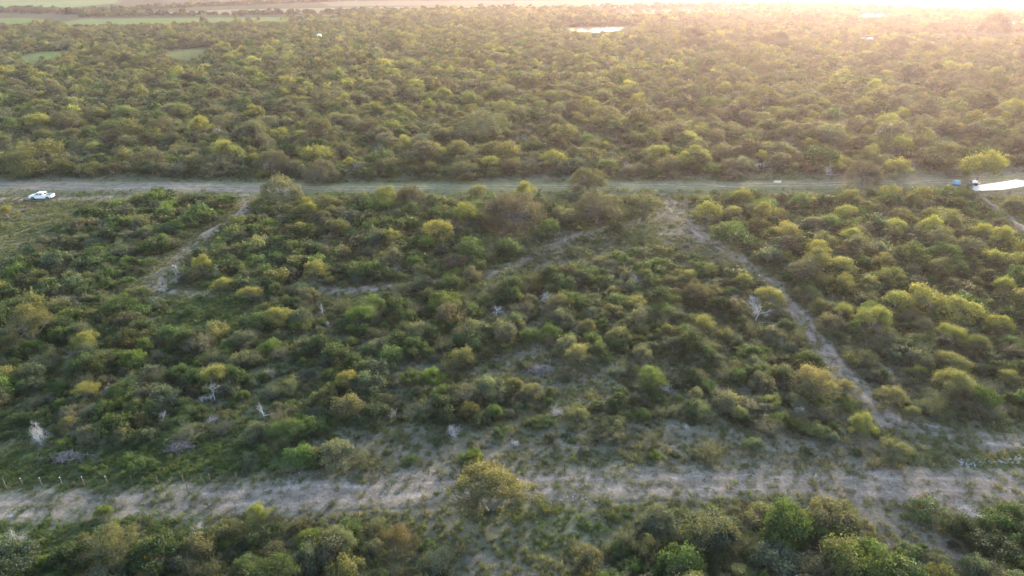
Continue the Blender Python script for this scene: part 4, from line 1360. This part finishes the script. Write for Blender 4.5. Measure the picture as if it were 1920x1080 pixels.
def where(px, py):
    """the nearest thing one can find in the photo and the direction from it"""
    ys_w = 1.0 if py > 345 else 1.7
    best = min(LANDMARKS, key=lambda l: math.hypot(px - l[0], (py - l[1]) * ys_w) + (400 if (py > 352) != (l[1] > 352) else 0))
    dx, dy = px - best[0], (py - best[1]) * ys_w
    d = math.hypot(dx, dy)
    a = math.degrees(math.atan2(-dy, dx)) % 360
    side = ['right of', 'above right of', 'above', 'above left of', 'left of', 'below left of', 'below', 'below right of'][int(((a + 22.5) % 360) // 45)]
    return side + ' ' + best[2], d


CW = dict(straw='straw-coloured', yellow='yellow-topped', olive='olive', green='green', dark='dark green', grey='grey-green', brown='brownish', bright='bright green', russet='rusty', blue='blue-green')
KIND_NAME = dict(mesquite=('mesquite_tree', 'mesquite', 'tree'), oak=('oak_tree', 'oak', 'tree'), shrub=('evergreen_shrub', 'leafy shrub', 'shrub'),
                 thorn=('thorn_bush', 'wispy thorn bush', 'bush'), dead_tree=('dead_tree', 'dead tree', 'dead tree'), dead_bush=('leafless_bush', 'leafless bush', 'bush'),
                 snag=('dead_tree', 'dead tree', 'dead tree'), fallen=('fallen_tree', 'fallen tree', 'dead tree'))


def lod_of(p):
    d = math.hypot(p['x'], p['y'])
    return 0 if d < 125 else (1 if d < 340 else 2)


def z_at(x, y):
    return float(relief(np.array([x]), np.array([y]))[0])


PX, PY, PD = proj(np.array([p['x'] for p in plants]), np.array([p['y'] for p in plants]), 1.5)
LIMIT = dict(mesquite=300, oak=300, shrub=300, thorn=300, dead_bush=300, dead_tree=300, snag=9, fallen=9)
by = {}
for i, p in enumerate(plants):
    p['px'], p['py'], p['dep'], p['i'] = PX[i], PY[i], PD[i], i
    by.setdefault(p['kind'], []).append(p)
rest = {}
pending = []
for kind, lst in by.items():
    def score(p):
        vis = -25 < p['px'] < 1945 and -12 < p['py'] < 1105
        return (1e6 if p['hand'] else 0) + (p['s'] * BASE_W.get(kind, 4) / p['dep'] if vis else -1)
    lst.sort(key=score, reverse=True)
    lim = LIMIT[kind]
    solo = [p for p in lst[:lim] if score(p) > 0]
    ids = {p['i'] for p in solo}
    rest[kind] = [p for p in lst if p['i'] not in ids]
    nm, word, cat = KIND_NAME[kind]
    xs_ = np.array([p['x'] for p in solo])
    ys_ = np.array([p['y'] for p in solo])
    zs = relief(xs_, ys_) if len(solo) else []
    for p, z in zip(solo, zs):
        lod = min(lod_of(p), 1)
        if kind == 'oak' and p['hand'] and p['y'] < 300:
            lod = 0
        if kind in NVAR:
            var = p['i'] % NVAR[kind]
        else:
            var = p['i'] % 5
        rz = float((p['i'] * 2.399) % 6.283)
        sc = (p['s'], p['s'] * (0.8 + 0.35 * ((p['i'] * 0.37) % 1)), p['s'] * p['tall'])
        if p['label']:
            lab, grp = p['label'], None
        else:
            size = 'large ' if p['s'] > (0.95 if kind != 'shrub' else 0.85) else ('small ' if p['s'] < 0.6 else '')
            if kind.startswith('dead'):
                lab = size + 'grey ' + word + ' ' + place_name(p['px'], p['py'])
            else:
                lab = ''
            wh, dd = where(p['px'], p['py'])
            base = ('grey ' if kind.startswith('dead') else CW[p['col']] + ' ') + word + ' ' + wh
            pending.append((dd, base, size, None, kind, p))
            lab = base
            grp = word + ('es' if word.endswith('bush') else 's') + ' ' + place_name(p['px'], p['py'])
        if kind in ('mesquite', 'oak'):
            o = link(nm, None)
            ck = 'lone' if (p['label'] or '').startswith('lone ') else (kind, var, lod)
            cr = link('crown', CROWN[ck], o)
            cr['tint'] = [float(t) for t in p['tint']]
            link('trunk', WOOD[ck], o)
        elif kind in ('shrub', 'thorn'):
            o = link(nm, JOINT[kind, var, lod])
            o['tint'] = [float(t) for t in p['tint']]
        elif kind in ('snag', 'fallen'):
            o = link(nm, DEADM[kind, 0, 0])
        else:
            o = link(nm, DEADM['tree' if kind == 'dead_tree' else 'bush', var, lod])
        o.location = (p['x'], p['y'], float(z))
        o.rotation_euler = (0, 0, rz)
        o.scale = sc
        o['label'] = lab
        o['category'] = cat
        if grp:
            o['group'] = grp
            pending[-1] = pending[-1][:3] + (o,)

# tell look-alikes apart by counting outwards from the landmark beside them
same = {}
for dd, base, size, o in pending:
    same.setdefault(base, []).append((dd, size, o))
for base, lst in same.items():
    lst.sort(key=lambda t: t[0])
    for k, (dd, size, o) in enumerate(lst):
        head = 'nearest ' if k == 0 and len(lst) > 1 else ORD[min(k, len(ORD) - 1)]
        o['label'] = head + base


def gn_group(coll):
    ng = bpy.data.node_groups.new('spread', 'GeometryNodeTree')
    ng.interface.new_socket('Geometry', in_out='INPUT', socket_type='NodeSocketGeometry')
    ng.interface.new_socket('Geometry', in_out='OUTPUT', socket_type='NodeSocketGeometry')
    N, L = ng.nodes, ng.links
    gi, go = N.new('NodeGroupInput'), N.new('NodeGroupOutput')
    iop = N.new('GeometryNodeInstanceOnPoints')
    ci = N.new('GeometryNodeCollectionInfo')
    ci.inputs['Collection'].default_value = coll
    ci.inputs['Separate Children'].default_value = True
    ci.inputs['Reset Children'].default_value = True

    def na(name, t):
        n = N.new('GeometryNodeInputNamedAttribute')
        n.data_type = t
        n.inputs['Name'].default_value = name
        return n.outputs['Attribute']
    comb = N.new('ShaderNodeCombineXYZ')
    L.new(na('rz', 'FLOAT'), comb.inputs['Z'])
    L.new(gi.outputs[0], iop.inputs['Points'])
    L.new(ci.outputs[0], iop.inputs['Instance'])
    iop.inputs['Pick Instance'].default_value = True
    L.new(na('idx', 'INT'), iop.inputs['Instance Index'])
    L.new(comb.outputs[0], iop.inputs['Rotation'])
    L.new(na('scl', 'FLOAT_VECTOR'), iop.inputs['Scale'])
    L.new(iop.outputs[0], go.inputs[0])
    return ng


def stuff(name, label, cat, meshes, pos, rz, scl, tint, idx):
    coll = bpy.data.collections.new(name + '_forms')
    for k, me in enumerate(meshes):
        coll.objects.link(bpy.data.objects.new('%s_form_%02d' % (name, k), me))
    me = bpy.data.meshes.new(name)
    me.vertices.add(len(pos))
    me.vertices.foreach_set('co', np.asarray(pos, np.float32).ravel())
    a = me.attributes.new('rz', 'FLOAT', 'POINT')
    a.data.foreach_set('value', np.asarray(rz, np.float32))
    a = me.attributes.new('idx', 'INT', 'POINT')
    a.data.foreach_set('value', np.asarray(idx, np.int32))
    a = me.attributes.new('scl', 'FLOAT_VECTOR', 'POINT')
    a.data.foreach_set('vector', np.asarray(scl, np.float32).ravel())
    a = me.attributes.new('tint', 'FLOAT_COLOR', 'POINT')
    a.data.foreach_set('color', np.c_[np.asarray(tint, np.float32), np.ones(len(pos), np.float32)].ravel())
    o = link(name, me)
    md = o.modifiers.new('spread', 'NODES')
    md.node_group = gn_group(coll)
    struct(o, 'stuff', label)
    return o


print('PLANTS', {k: len(v) for k, v in by.items()})
SNAME = dict(mesquite=('mesquite_woodland', 'woodland of olive and yellow mesquites spreading to the far fields', 'woodland'),
             oak=('oak_woodland', 'rounded brown-grey oaks scattered through the far woods', 'woodland'),
             shrub=('scrub_thicket', 'dense thicket of dark and mid green leafy shrubs', 'scrub'),
             thorn=('thorn_scrub', 'wispy grey-green thorn scrub between the leafy shrubs', 'scrub'),
             dead_bush=('leafless_scrub', 'grey leafless scrub scattered among green brush', 'scrub'))
for kind, lst in rest.items():
    if not lst or kind not in SNAME:
        continue
    n = len(lst)
    X = np.array([p['x'] for p in lst])
    Y = np.array([p['y'] for p in lst])
    Z = relief(X, Y)
    if kind == 'dead_bush':
        meshes = [DEADM['bush', v, l] for l in range(2) for v in range(5)]
        idx = np.array([min(lod_of(p), 1) * 5 + p['i'] % 5 for p in lst])
    else:
        nv = NVAR[kind]
        meshes = [JOINT[kind, v, l] for l in range(3) for v in range(nv)]
        idx = np.array([lod_of(p) * nv + p['i'] % nv for p in lst])
    s = np.array([p['s'] for p in lst])
    t = np.array([p['tall'] for p in lst])
    stuff(*SNAME[kind], meshes, np.c_[X, Y, Z], RNG.uniform(0, 6.28, n), np.c_[s, s * RNG.uniform(0.75, 1.25, n), s * t], np.array([p['tint'] for p in lst]), idx)

# grass tufts and low weeds
TUFT = [tuft(200 + i, l).mesh('grass_tuft', [LEAF]) for l in range(2) for i in range(4)]
WEED = [weed(220 + i, l).mesh('low_weed', [LEAF]) for l in range(2) for i in range(4)]


def cover(name, label, cat, meshes, step, y0, y1, dens, cols, size):
    X, Y = jgrid(step, y0, y1, 0.12, 1.3)
    b, o = bareness(X, Y)
    l = lushness(X, Y)
    k = RNG.random(len(X)) < dens(X, Y, b, o, l)
    k &= poly_sd(X, Y, DRIVE) < -0.6
    k &= line_dist(X, Y, FAR_ROAD) > 3.9 + 2.2 * vnoise(X, Y, 5, 88)
    X, Y, b, l = X[k], Y[k], b[k], l[k]
    n = len(X)
    lod = (np.hypot(X, Y) > 95).astype(int)
    t = np.clip(l + RNG.normal(0, 0.25, n), 0, 1)[:, None]
    tint = np.array(cols[0]) * (1 - t) + np.array(cols[1]) * t
    tint = tint * (1 + RNG.normal(0, 0.15, (n, 1)))
    s = size * np.exp(RNG.normal(0, 0.3, n))
    print(name, n)
    stuff(name, label, cat, meshes, np.c_[X, Y, relief(X, Y)], RNG.uniform(0, 6.28, n), np.c_[s, s, s * RNG.uniform(0.7, 1.2, n)], np.clip(tint, 0.01, 0.5), lod * 4 + RNG.integers(0, 4, n))


cover('grass', 'short dry and green grass on the clearings and verges', 'grass', TUFT, 0.55, 32, 178,
      lambda X, Y, b, o, l: np.clip((0.25 + 0.6 * l + 0.3 * o) * (1 - 0.85 * b) * (0.45 + vnoise(X, Y, 1.7, 81)), 0, 1), ((0.140, 0.125, 0.085), (0.068, 0.095, 0.038)), 0.9)
cover('low_weeds', 'low leafy weeds covering the open ground between shrubs', 'weeds', WEED, 0.95, 32, 215,
      lambda X, Y, b, o, l: np.clip((0.15 + 0.75 * l + 0.1 * o) * (1 - 0.95 * b) * (0.2 + 1.1 * vnoise(X, Y, 3.1, 83)) * (1 - 0.5 * (o > 0.95) * (l < 0.7)), 0, 1), ((0.085, 0.090, 0.050), (0.050, 0.085, 0.026)), 0.75)

# ------------------------------------------------------------------ cut brush heaps
for k, (px, py, w, hp, Hh, lab) in enumerate((
        (122, 858, 95, 2.2, 0.8, 'long heap of cut grey branches in the grass at lower left'),
        (336, 836, 50, 3.0, 0.9, 'rounded heap of cut branches right of the long heap at lower left'),
        (1012, 692, 56, 2.0, 0.6, 'flat heap of cut branches in the central thicket'))):
    x, y = G(px, py, 0.3)
    L = w * proj(x, y)[2] / FPX * 1.05
    o = link('brush_pile', brush_pile(300 + k, L, hp, Hh).mesh('brush_pile', [BRUSHWOOD], True))
    o.location = (x, y, z_at(x, y))
    o['label'] = lab
    o['category'] = 'brush pile'

# white rubble line at the right of the near road
ROCK = plain('pale_rock', (0.31, 0.30, 0.28), 0.9, scale=2)


def rock_mesh(seed):
    rng = np.random.default_rng(seed)
    mb = MB()
    mb.cyl((0, 0, 0.15), 0.5, 0.5, 'z', 8, 0, 0.32)
    v = mb.v[0]
    v *= (1 + rng.normal(0, 0.13, v.shape))
    return mb.mesh('rock', [ROCK])


RM = [rock_mesh(i) for i in range(4)]
rubble = struct(link('rubble_ridge', None), 'stuff', 'low ridge of pale rubble along the near road at the right edge', 'rubble')
del rubble
bpy.data.objects.remove(bpy.data.objects['rubble_ridge'])
rr = np.random.default_rng(5)
q, _ = smooth_line(P((1790, 868), (1840, 866), (1880, 864), (1940, 862), (2000, 862)), 0.4)
pos = np.concatenate([q + rr.normal(0, 0.35, q.shape) for _ in range(6)])
n = len(pos)
ss = rr.uniform(0.10, 0.36, n)
stuff('rubble', 'low ridge of pale rubble beside the near road at the right edge', 'rubble', RM, np.c_[pos, np.zeros(n)], rr.uniform(0, 6, n), np.c_[ss, ss, ss * 0.8], np.full((n, 3), 0.5), rr.integers(0, 4, n))
pos = np.array([G(a, b) for a, b in zip(rr.normal(1070, 22, 46), rr.normal(932, 6, 46))] + [G(a, b) for a, b in zip(rr.uniform(500, 1500, 60), rr.uniform(885, 900, 60))] + [G(548, 916), G(543, 914), G(552, 918)])
n = len(pos)
ss = rr.uniform(0.08, 0.24, n)
stuff('scattered_stones', 'small pale stones scattered along the near dirt road', 'stones', RM, np.c_[pos, np.zeros(n)], rr.uniform(0, 6, n), np.c_[ss, ss, ss * 0.7], np.full((n, 3), 0.5), rr.integers(0, 4, n))

# ------------------------------------------------------------------ fence above the near road
STEEL = plain('rusty_steel', (0.10, 0.075, 0.06), 0.8)
WHITE = plain('white_tip', (0.75, 0.75, 0.75), 0.6)
pm = MB()
pm.box((0, 0, 0.6), (0.05, 0.05, 1.34))
pm.box((0.03, 0, 0.6), (0.02, 0.09, 1.3))
post_me = pm.mesh('fence_post', [STEEL])
tm = MB()
tm.box((0, 0, 1.32), (0.05, 0.05, 0.10))
tip_me = tm.mesh('post_tip', [WHITE])
fence = thing('wire_fence', 'low wire fence on thin steel posts above the near dirt road', 'fence')
fq, fs = smooth_line(P((-300, 918), (54, 916), (224, 913), (354, 916), (640, 894), (850, 886), (1100, 880), (1300, 874), (1525, 882), (1750, 872), (2000, 868)), 3.1)
for i, (x, y) in enumerate(fq):
    po = link('post', post_me, fence)
    po.location = (x, y, 0)
    if 40 < proj(x, y)[0] < 240:
        link('post_tip', tip_me, po)
wm_ = MB()
for z in (0.5, 0.9, 1.3):
    wm_.tube([(x, y, z) for x, y in fq], 0.006, 3, 0)
link('wire', wm_.mesh('wire', [STEEL]), fence)
wp = MB()
wp.tube([(0, 0, -0.1), (0.02, 0, 1.0), (0.05, 0.01, 1.9)], (0.075, 0.07, 0.06), 7, 0)
wp_me = wp.mesh('wooden_post', [BARK])
for px, py, lab in ((354, 928, 'wooden post on the upper verge of the near road at left'), (1525, 892, 'wooden post on the upper verge of the near road at right'),
                    (165, 385, 'tall thin post in the grass right of the white pickup')):
    x, y = G(px, py)
    o = link('wooden_post', wp_me)
    o.location = (x, y, 0)
    if py < 400:
        o.scale = (1, 1, 1.7)
    o['label'] = lab
    o['category'] = 'post'

# ------------------------------------------------------------------ the white pickup
PAINT = plain('white_paint', (0.66, 0.67, 0.69), 0.25, var=0.02)
GLASS = plain('dark_glass', (0.015, 0.018, 0.022), 0.08, var=0.05)
RUBBER = plain('tyre_rubber', (0.02, 0.02, 0.02), 0.85)
CHROME = plain('chrome', (0.55, 0.55, 0.57), 0.25, 0.9)
LAMPC = plain('lamp_lens', (0.6, 0.6, 0.58), 0.15)
REDL = plain('red_lens', (0.35, 0.02, 0.02), 0.2)
DARKP = plain('dark_plastic', (0.03, 0.03, 0.032), 0.6)


def prism(name, prof, y0, y1, mats, parent, inset=None, bevel=0.03):
    """side outline (x, z) given thickness across y; the upper edge may lean inwards"""
    V, n = [], len(prof)
    zmin, zmax = min(p[1] for p in prof), max(p[1] for p in prof)
    for yy, sg in ((y0, 1), (y1, -1)):
        for x, z in prof:
            t = 0 if inset is None else inset * (z - zmin) / (zmax - zmin)
            V.append((x, yy + sg * t, z))
    F = [list(range(n)), list(range(2 * n - 1, n - 1, -1))] + [[i, i + n, (i + 1) % n + n, (i + 1) % n] for i in range(n)]
    me = bpy.data.meshes.new(name)
    me.from_pydata(V, [], F)
    me.update()
    for m in mats:
        me.materials.append(m)
    o = link(name, me, parent)
    if bevel:
        b = o.modifiers.new('bevel', 'BEVEL')
        b.width = bevel
        b.segments = 2
        b.limit_method = 'ANGLE'
    return o


def arch(cx, r, z0, n=7):
    return [(cx - r * math.cos(math.pi * k / (n - 1)), z0 + r * math.sin(math.pi * k / (n - 1))) for k in range(n)]


pk = thing('pickup_truck', 'white crew-cab pickup truck parked on the side track at left', 'pickup truck', (TRUCK[0], TRUCK[1], 0.02), math.radians(2))
# nose points to -x
body = [(-2.92, 0.55), (-2.95, 0.95), (-2.80, 1.12), (-1.55, 1.20), (1.05, 1.22), (1.05, 1.10), (2.95, 1.12), (2.98, 0.62), (2.35, 0.55)] + arch(1.87, 0.48, 0.50)[::-1] + [(1.2, 0.42), (-1.2, 0.42)] + arch(-1.88, 0.48, 0.50)[::-1]
prism('body', body, -0.98, 0.98, [PAINT], pk)
cabp = [(-1.60, 1.20), (-0.85, 1.82), (-0.55, 1.90), (0.75, 1.90), (0.95, 1.82), (1.08, 1.21)]
prism('cab', cabp, -0.95, 0.95, [PAINT], pk, inset=0.16)
for sg in (-1, 1):
    mb = MB()
    for x0, x1 in ((-1.12, -0.18), (-0.10, 0.70)):
        za, zb = 1.28, 1.76
        ya, yb = sg * 0.948, sg * 0.848
        xt = x0 + 0.42 if x0 < -1 else x0 + 0.02
        e = sg * 0.012
        mb.add([(x0, ya + e, za), (x1, ya + e, za), (x1, yb + e, zb), (xt, yb + e, zb), (x0, ya - e, za), (x1, ya - e, za), (x1, yb - e, zb), (xt, yb - e, zb)],
               [(0, 1, 2, 3), (4, 7, 6, 5), (0, 4, 5, 1), (1, 5, 6, 2), (2, 6, 7, 3), (3, 7, 4, 0)])
    link('side_window', mb.mesh('side_window', [GLASS]), pk)
mb = MB()
mb.add([(-1.56, -0.86, 1.26), (-1.56, 0.86, 1.26), (-0.90, 0.76, 1.80), (-0.90, -0.76, 1.80), (-1.50, -0.86, 1.24), (-1.50, 0.86, 1.24), (-0.84, 0.76, 1.78), (-0.84, -0.76, 1.78)],
       [(0, 1, 2, 3), (4, 7, 6, 5), (0, 4, 5, 1), (1, 5, 6, 2), (2, 6, 7, 3), (3, 7, 4, 0)])
link('windscreen', mb.mesh('windscreen', [GLASS]), pk)
mb = MB()
mb.box((1.045, 0, 1.50), (0.03, 1.45, 0.42))
link('rear_window', mb.mesh('rear_window', [GLASS]), pk)
mb = MB()   # load bed walls and floor, standing on the body
mb.box((2.0, 0.93, 1.21), (1.86, 0.08, 0.20))
mb.box((2.0, -0.93, 1.21), (1.86, 0.08, 0.20))
mb.box((2.91, 0, 1.21), (0.08, 1.78, 0.20))
link('bed_wall', mb.mesh('bed_wall', [PAINT]), pk)
mb = MB()
mb.box((1.97, 0, 1.135), (1.78, 1.76, 0.03))
link('bed_liner', mb.mesh('bed_liner', [DARKP]), pk)
mb = MB()
mb.box((-2.98, 0, 0.58), (0.14, 1.9, 0.20))
link('front_bumper', mb.mesh('bumper', [CHROME]), pk)
mb = MB()
mb.box((3.03, 0, 0.60), (0.14, 1.9, 0.18))
link('rear_bumper', mb.mesh('bumper', [CHROME]), pk)
mb = MB()
mb.box((-2.955, 0, 0.86), (0.04, 1.1, 0.24))
link('grille', mb.mesh('grille', [DARKP]), pk)
hm, tl, mr = MB(), MB(), MB()
hm.box((0, 0, 0), (0.06, 0.32, 0.2))
tl.box((0, 0, 0), (0.05, 0.12, 0.36))
mr.box((0, 0, 0), (0.10, 0.2, 0.2))
hme, tle, mre = hm.mesh('headlight', [LAMPC]), tl.mesh('tail_light', [REDL]), mr.mesh('mirror', [DARKP])
ty, rm = MB(), MB()
ty.cyl((0, 0, 0), 0.40, 0.26, 'y', 20)
rm.cyl((0, 0, 0), 0.24, 0.275, 'y', 14)
tye, rme = ty.mesh('tyre', [RUBBER]), rm.mesh('rim', [CHROME])
hdl = MB()
hdl.box((0, 0, 0), (0.16, 0.03, 0.03))
hde = hdl.mesh('door_handle', [DARKP])
for sg in (-1, 1):
    link('headlight', hme, pk).location = (-2.95, sg * 0.76, 0.92)
    link('tail_light', tle, pk).location = (2.985, sg * 0.88, 0.92)
    link('mirror', mre, pk).location = (-1.12, sg * 1.06, 1.30)
    for x in (-0.28, 0.60):
        link('door_handle', hde, pk).location = (x, sg * 0.99, 1.02)
    for x in (-1.88, 1.87):
        w = link('wheel', None, pk)
        w.location = (x, sg * 0.84, 0.40)
        link('tyre', tye, w)
        link('rim', rme, w)

# ------------------------------------------------------------------ things beside the white drive
BLUE = plain('blue_tarp', (0.06, 0.25, 0.42), 0.6)
x, y = G(1792, 347)
bt = thing('covered_crate', 'blue tarp-covered crate beside the white gravel drive', 'crate', (x, y, 0))
mb = MB()
mb.box((0, 0, 0.45), (1.6, 1.1, 0.9))
link('crate', mb.mesh('crate', [DARKP]), bt)
mb = MB()
mb.box((0, 0, 0.80), (1.74, 1.24, 0.9), taper=0.86)
link('tarp', mb.mesh('tarp', [BLUE]), bt)
x, y = G(1826, 347)
tr = thing('utility_trailer', 'small flat trailer with a white tank beside the white drive', 'trailer', (x, y, 0), 0.1)
mb = MB()
mb.box((0, 0, 0.55), (3.2, 1.6, 0.12))
mb.box((2.1, 0, 0.52), (1.2, 0.10, 0.08))
link('deck', mb.mesh('deck', [STEEL]), tr)
mb = MB()
mb.cyl((0, 0, 0.98), 0.42, 1.2, 'x', 16)
link('tank', mb.mesh('tank', [WHITE]), tr)
mb = MB()
for a in (-1.5, 1.5):
    for b in (-0.75, 0.75):
        mb.box((a, b, 1.05), (0.08, 0.08, 0.9))
link('stake', mb.mesh('stake', [STEEL]), tr)
for sg in (-1, 1):
    w = link('wheel', tye, tr)
    w.location = (-0.2, sg * 0.95, 0.40)
CREAM = plain('cream_board', (0.55, 0.48, 0.40), 0.7)
x, y = G(1457, 347)
sg_ = thing('board_sign', 'small blank cream board on two posts beside the far road', 'sign', (x, y, 0))
mb = MB()
mb.box((0, 0, 1.0), (2.1, 0.05, 0.6))
link('board', mb.mesh('board', [CREAM]), sg_)
for a in (-0.8, 0.8):
    mb = MB()
    mb.box((a, 0.06, 0.6), (0.08, 0.07, 1.3))
    link('post', mb.mesh('post', [BARK]), sg_)
# wire fence beyond the drive
f2 = thing('wire_fence', 'thin wire fence at the wood edge behind the white gravel drive', 'fence')
q, _ = smooth_line(P((1750, 330), (1800, 327), (1860, 324), (1920, 320), (2050, 314)), 3.5)
for x, y in q:
    link('post', post_me, f2).location = (x, y, 0)
mb = MB()
for z in (0.5, 0.9, 1.3):
    mb.tube([(x, y, z) for x, y in q], 0.008, 3, 0)
link('wire', mb.mesh('wire', [STEEL]), f2)
# dirt bank left of the lower grass
BANK = plain('shaded_soil', (0.040, 0.032, 0.027), 0.95, var=0.35, scale=0.8)  # soil colour darkened to stand for the bank's shadow side
bq, _ = smooth_line(P((1812, 360), (1832, 372), (1855, 388), (1885, 410), (1912, 432), (1960, 462)), 0.9)
mb = MB()
d = np.gradient(bq, axis=0)
d /= np.linalg.norm(d, axis=1, keepdims=True)
nr = np.stack([-d[:, 1], d[:, 0]], 1)
rows = []
for u, z in ((-2.2, -0.1), (-1.2, 0.5), (-0.4, 0.95), (0.4, 1.0), (1.2, 0.55), (2.4, -0.1)):
    w = (vnoise(bq[:, 0] + u, bq[:, 1], 1.7, 91) - 0.5)
    rows.append(np.c_[bq + nr * (u + w * 0.5)[:, None], z * (0.8 + 0.6 * w) if z > 0 else np.full(len(bq), z)])
V = np.stack(rows, 1).reshape(-1, 3)
F = [(i * 6 + j, i * 6 + j + 1, (i + 1) * 6 + j + 1, (i + 1) * 6 + j) for i in range(len(bq) - 1) for j in range(5)]
mb.add(V, F)
struct(link('earth_bank', mb.mesh('earth_bank', [BANK], True)))

# ------------------------------------------------------------------ far buildings
ROOF = plain('white_metal_roof', (0.80, 0.80, 0.80), 0.35, 0.0)
WALLP = plain('shed_wall', (0.30, 0.22, 0.19), 0.8)
PALE = plain('pale_siding', (0.68, 0.66, 0.72), 0.6)


def gable(name, parent, L, W, zh, zr, mat, over=0.4):
    me = bpy.data.meshes.new(name)
    x, y = L / 2 + over, W / 2 + over
    t = 0.15
    V = [(-x, -y, zh), (x, -y, zh), (x, 0, zr), (-x, 0, zr), (-x, y, zh), (x, y, zh),
         (-x, -y, zh - t), (x, -y, zh - t), (x, 0, zr - t), (-x, 0, zr - t), (-x, y, zh - t), (x, y, zh - t)]
    F = [(0, 1, 2, 3), (3, 2, 5, 4), (6, 9, 8, 7), (9, 10, 11, 8), (0, 6, 7, 1), (4, 5, 11, 10), (0, 3, 9, 6), (3, 4, 10, 9), (1, 7, 8, 2), (2, 8, 11, 5)]
    me.from_pydata(V, [], F)
    me.materials.append(mat)
    return link(name, me, parent)


def building(name, lab, loc, rz, L, W, zw, zr, wall, roof, doors, wins):
    b = thing(name, lab, 'building', (loc[0], loc[1], 0), rz)
    me = bpy.data.meshes.new('wall')
    x, y = L / 2, W / 2
    V = [(-x, -y, -0.1), (x, -y, -0.1), (x, y, -0.1), (-x, y, -0.1), (-x, -y, zw), (x, -y, zw), (x, y, zw), (-x, y, zw), (-x, 0, zr - 0.25), (x, 0, zr - 0.25)]
    me.from_pydata(V, [], [(0, 1, 5, 4), (2, 3, 7, 6), (1, 2, 6, 9, 5), (3, 0, 4, 8, 7)])
    me.materials.append(wall)
    link('wall', me, b)
    gable('roof', b, L, W, zw, zr, roof)
    for a in doors:
        mb = MB()
        mb.box((a, -y - 0.04, 1.1), (1.2, 0.08, 2.2))
        link('door', mb.mesh('door', [DARKP]), b)
    for a in wins:
        mb = MB()
        mb.box((a, -y - 0.03, 1.6), (1.1, 0.06, 0.9))
        link('window', mb.mesh('window', [GLASS]), b)
    return b


building('shed', 'white-roofed shed with brown walls in the distant glare', SHED, 0.15, 9, 6, 2.6, 4.2, WALLP, ROOF, (-2,), (1.5, 3.2))
building('farm_building', 'long pale building in front of the large distant oak', BARN, 0.05, 20, 8, 4.5, 6.0, PALE, PALE, (0,), (-6, -3, 4, 7))
tk = thing('water_tank', 'small white tank on a stand in the far woods', 'water tank', (TANK[0], TANK[1], 0))
mb = MB()
mb.cyl((0, 0, 5.4), 1.9, 3.2, 'z', 20)
mb.cyl((0, 0, 7.25), 1.9, 0.5, 'z', 20, 0, 0.3)
link('tank', mb.mesh('tank', [WHITE]), tk)
for a in (-1.2, 1.2):
    for b in (-1.2, 1.2):
        mb = MB()
        mb.box((a, b, 1.9), (0.18, 0.18, 3.8))
        link('leg', mb.mesh('leg', [STEEL]), tk)

# ------------------------------------------------------------------ haze
hz = MB()
hz.box((0, 4200, 30), (19000, 9800, 62.5))
hm_, nd, lk = newmat('haze')
pv = nd.new('ShaderNodeVolumePrincipled')
pv.inputs['Density'].default_value = HAZE_DENSITY
pv.inputs['Anisotropy'].default_value = HAZE_ANISO
pv.inputs['Color'].default_value = HAZE_COLOR
o = nd.new('ShaderNodeOutputMaterial')
lk.new(pv.outputs[0], o.inputs['Volume'])
hzo = link('haze', hz.mesh('haze', [hm_]))
hzo['kind'] = 'stuff'
hzo['label'] = 'warm evening haze glowing towards the low sun'
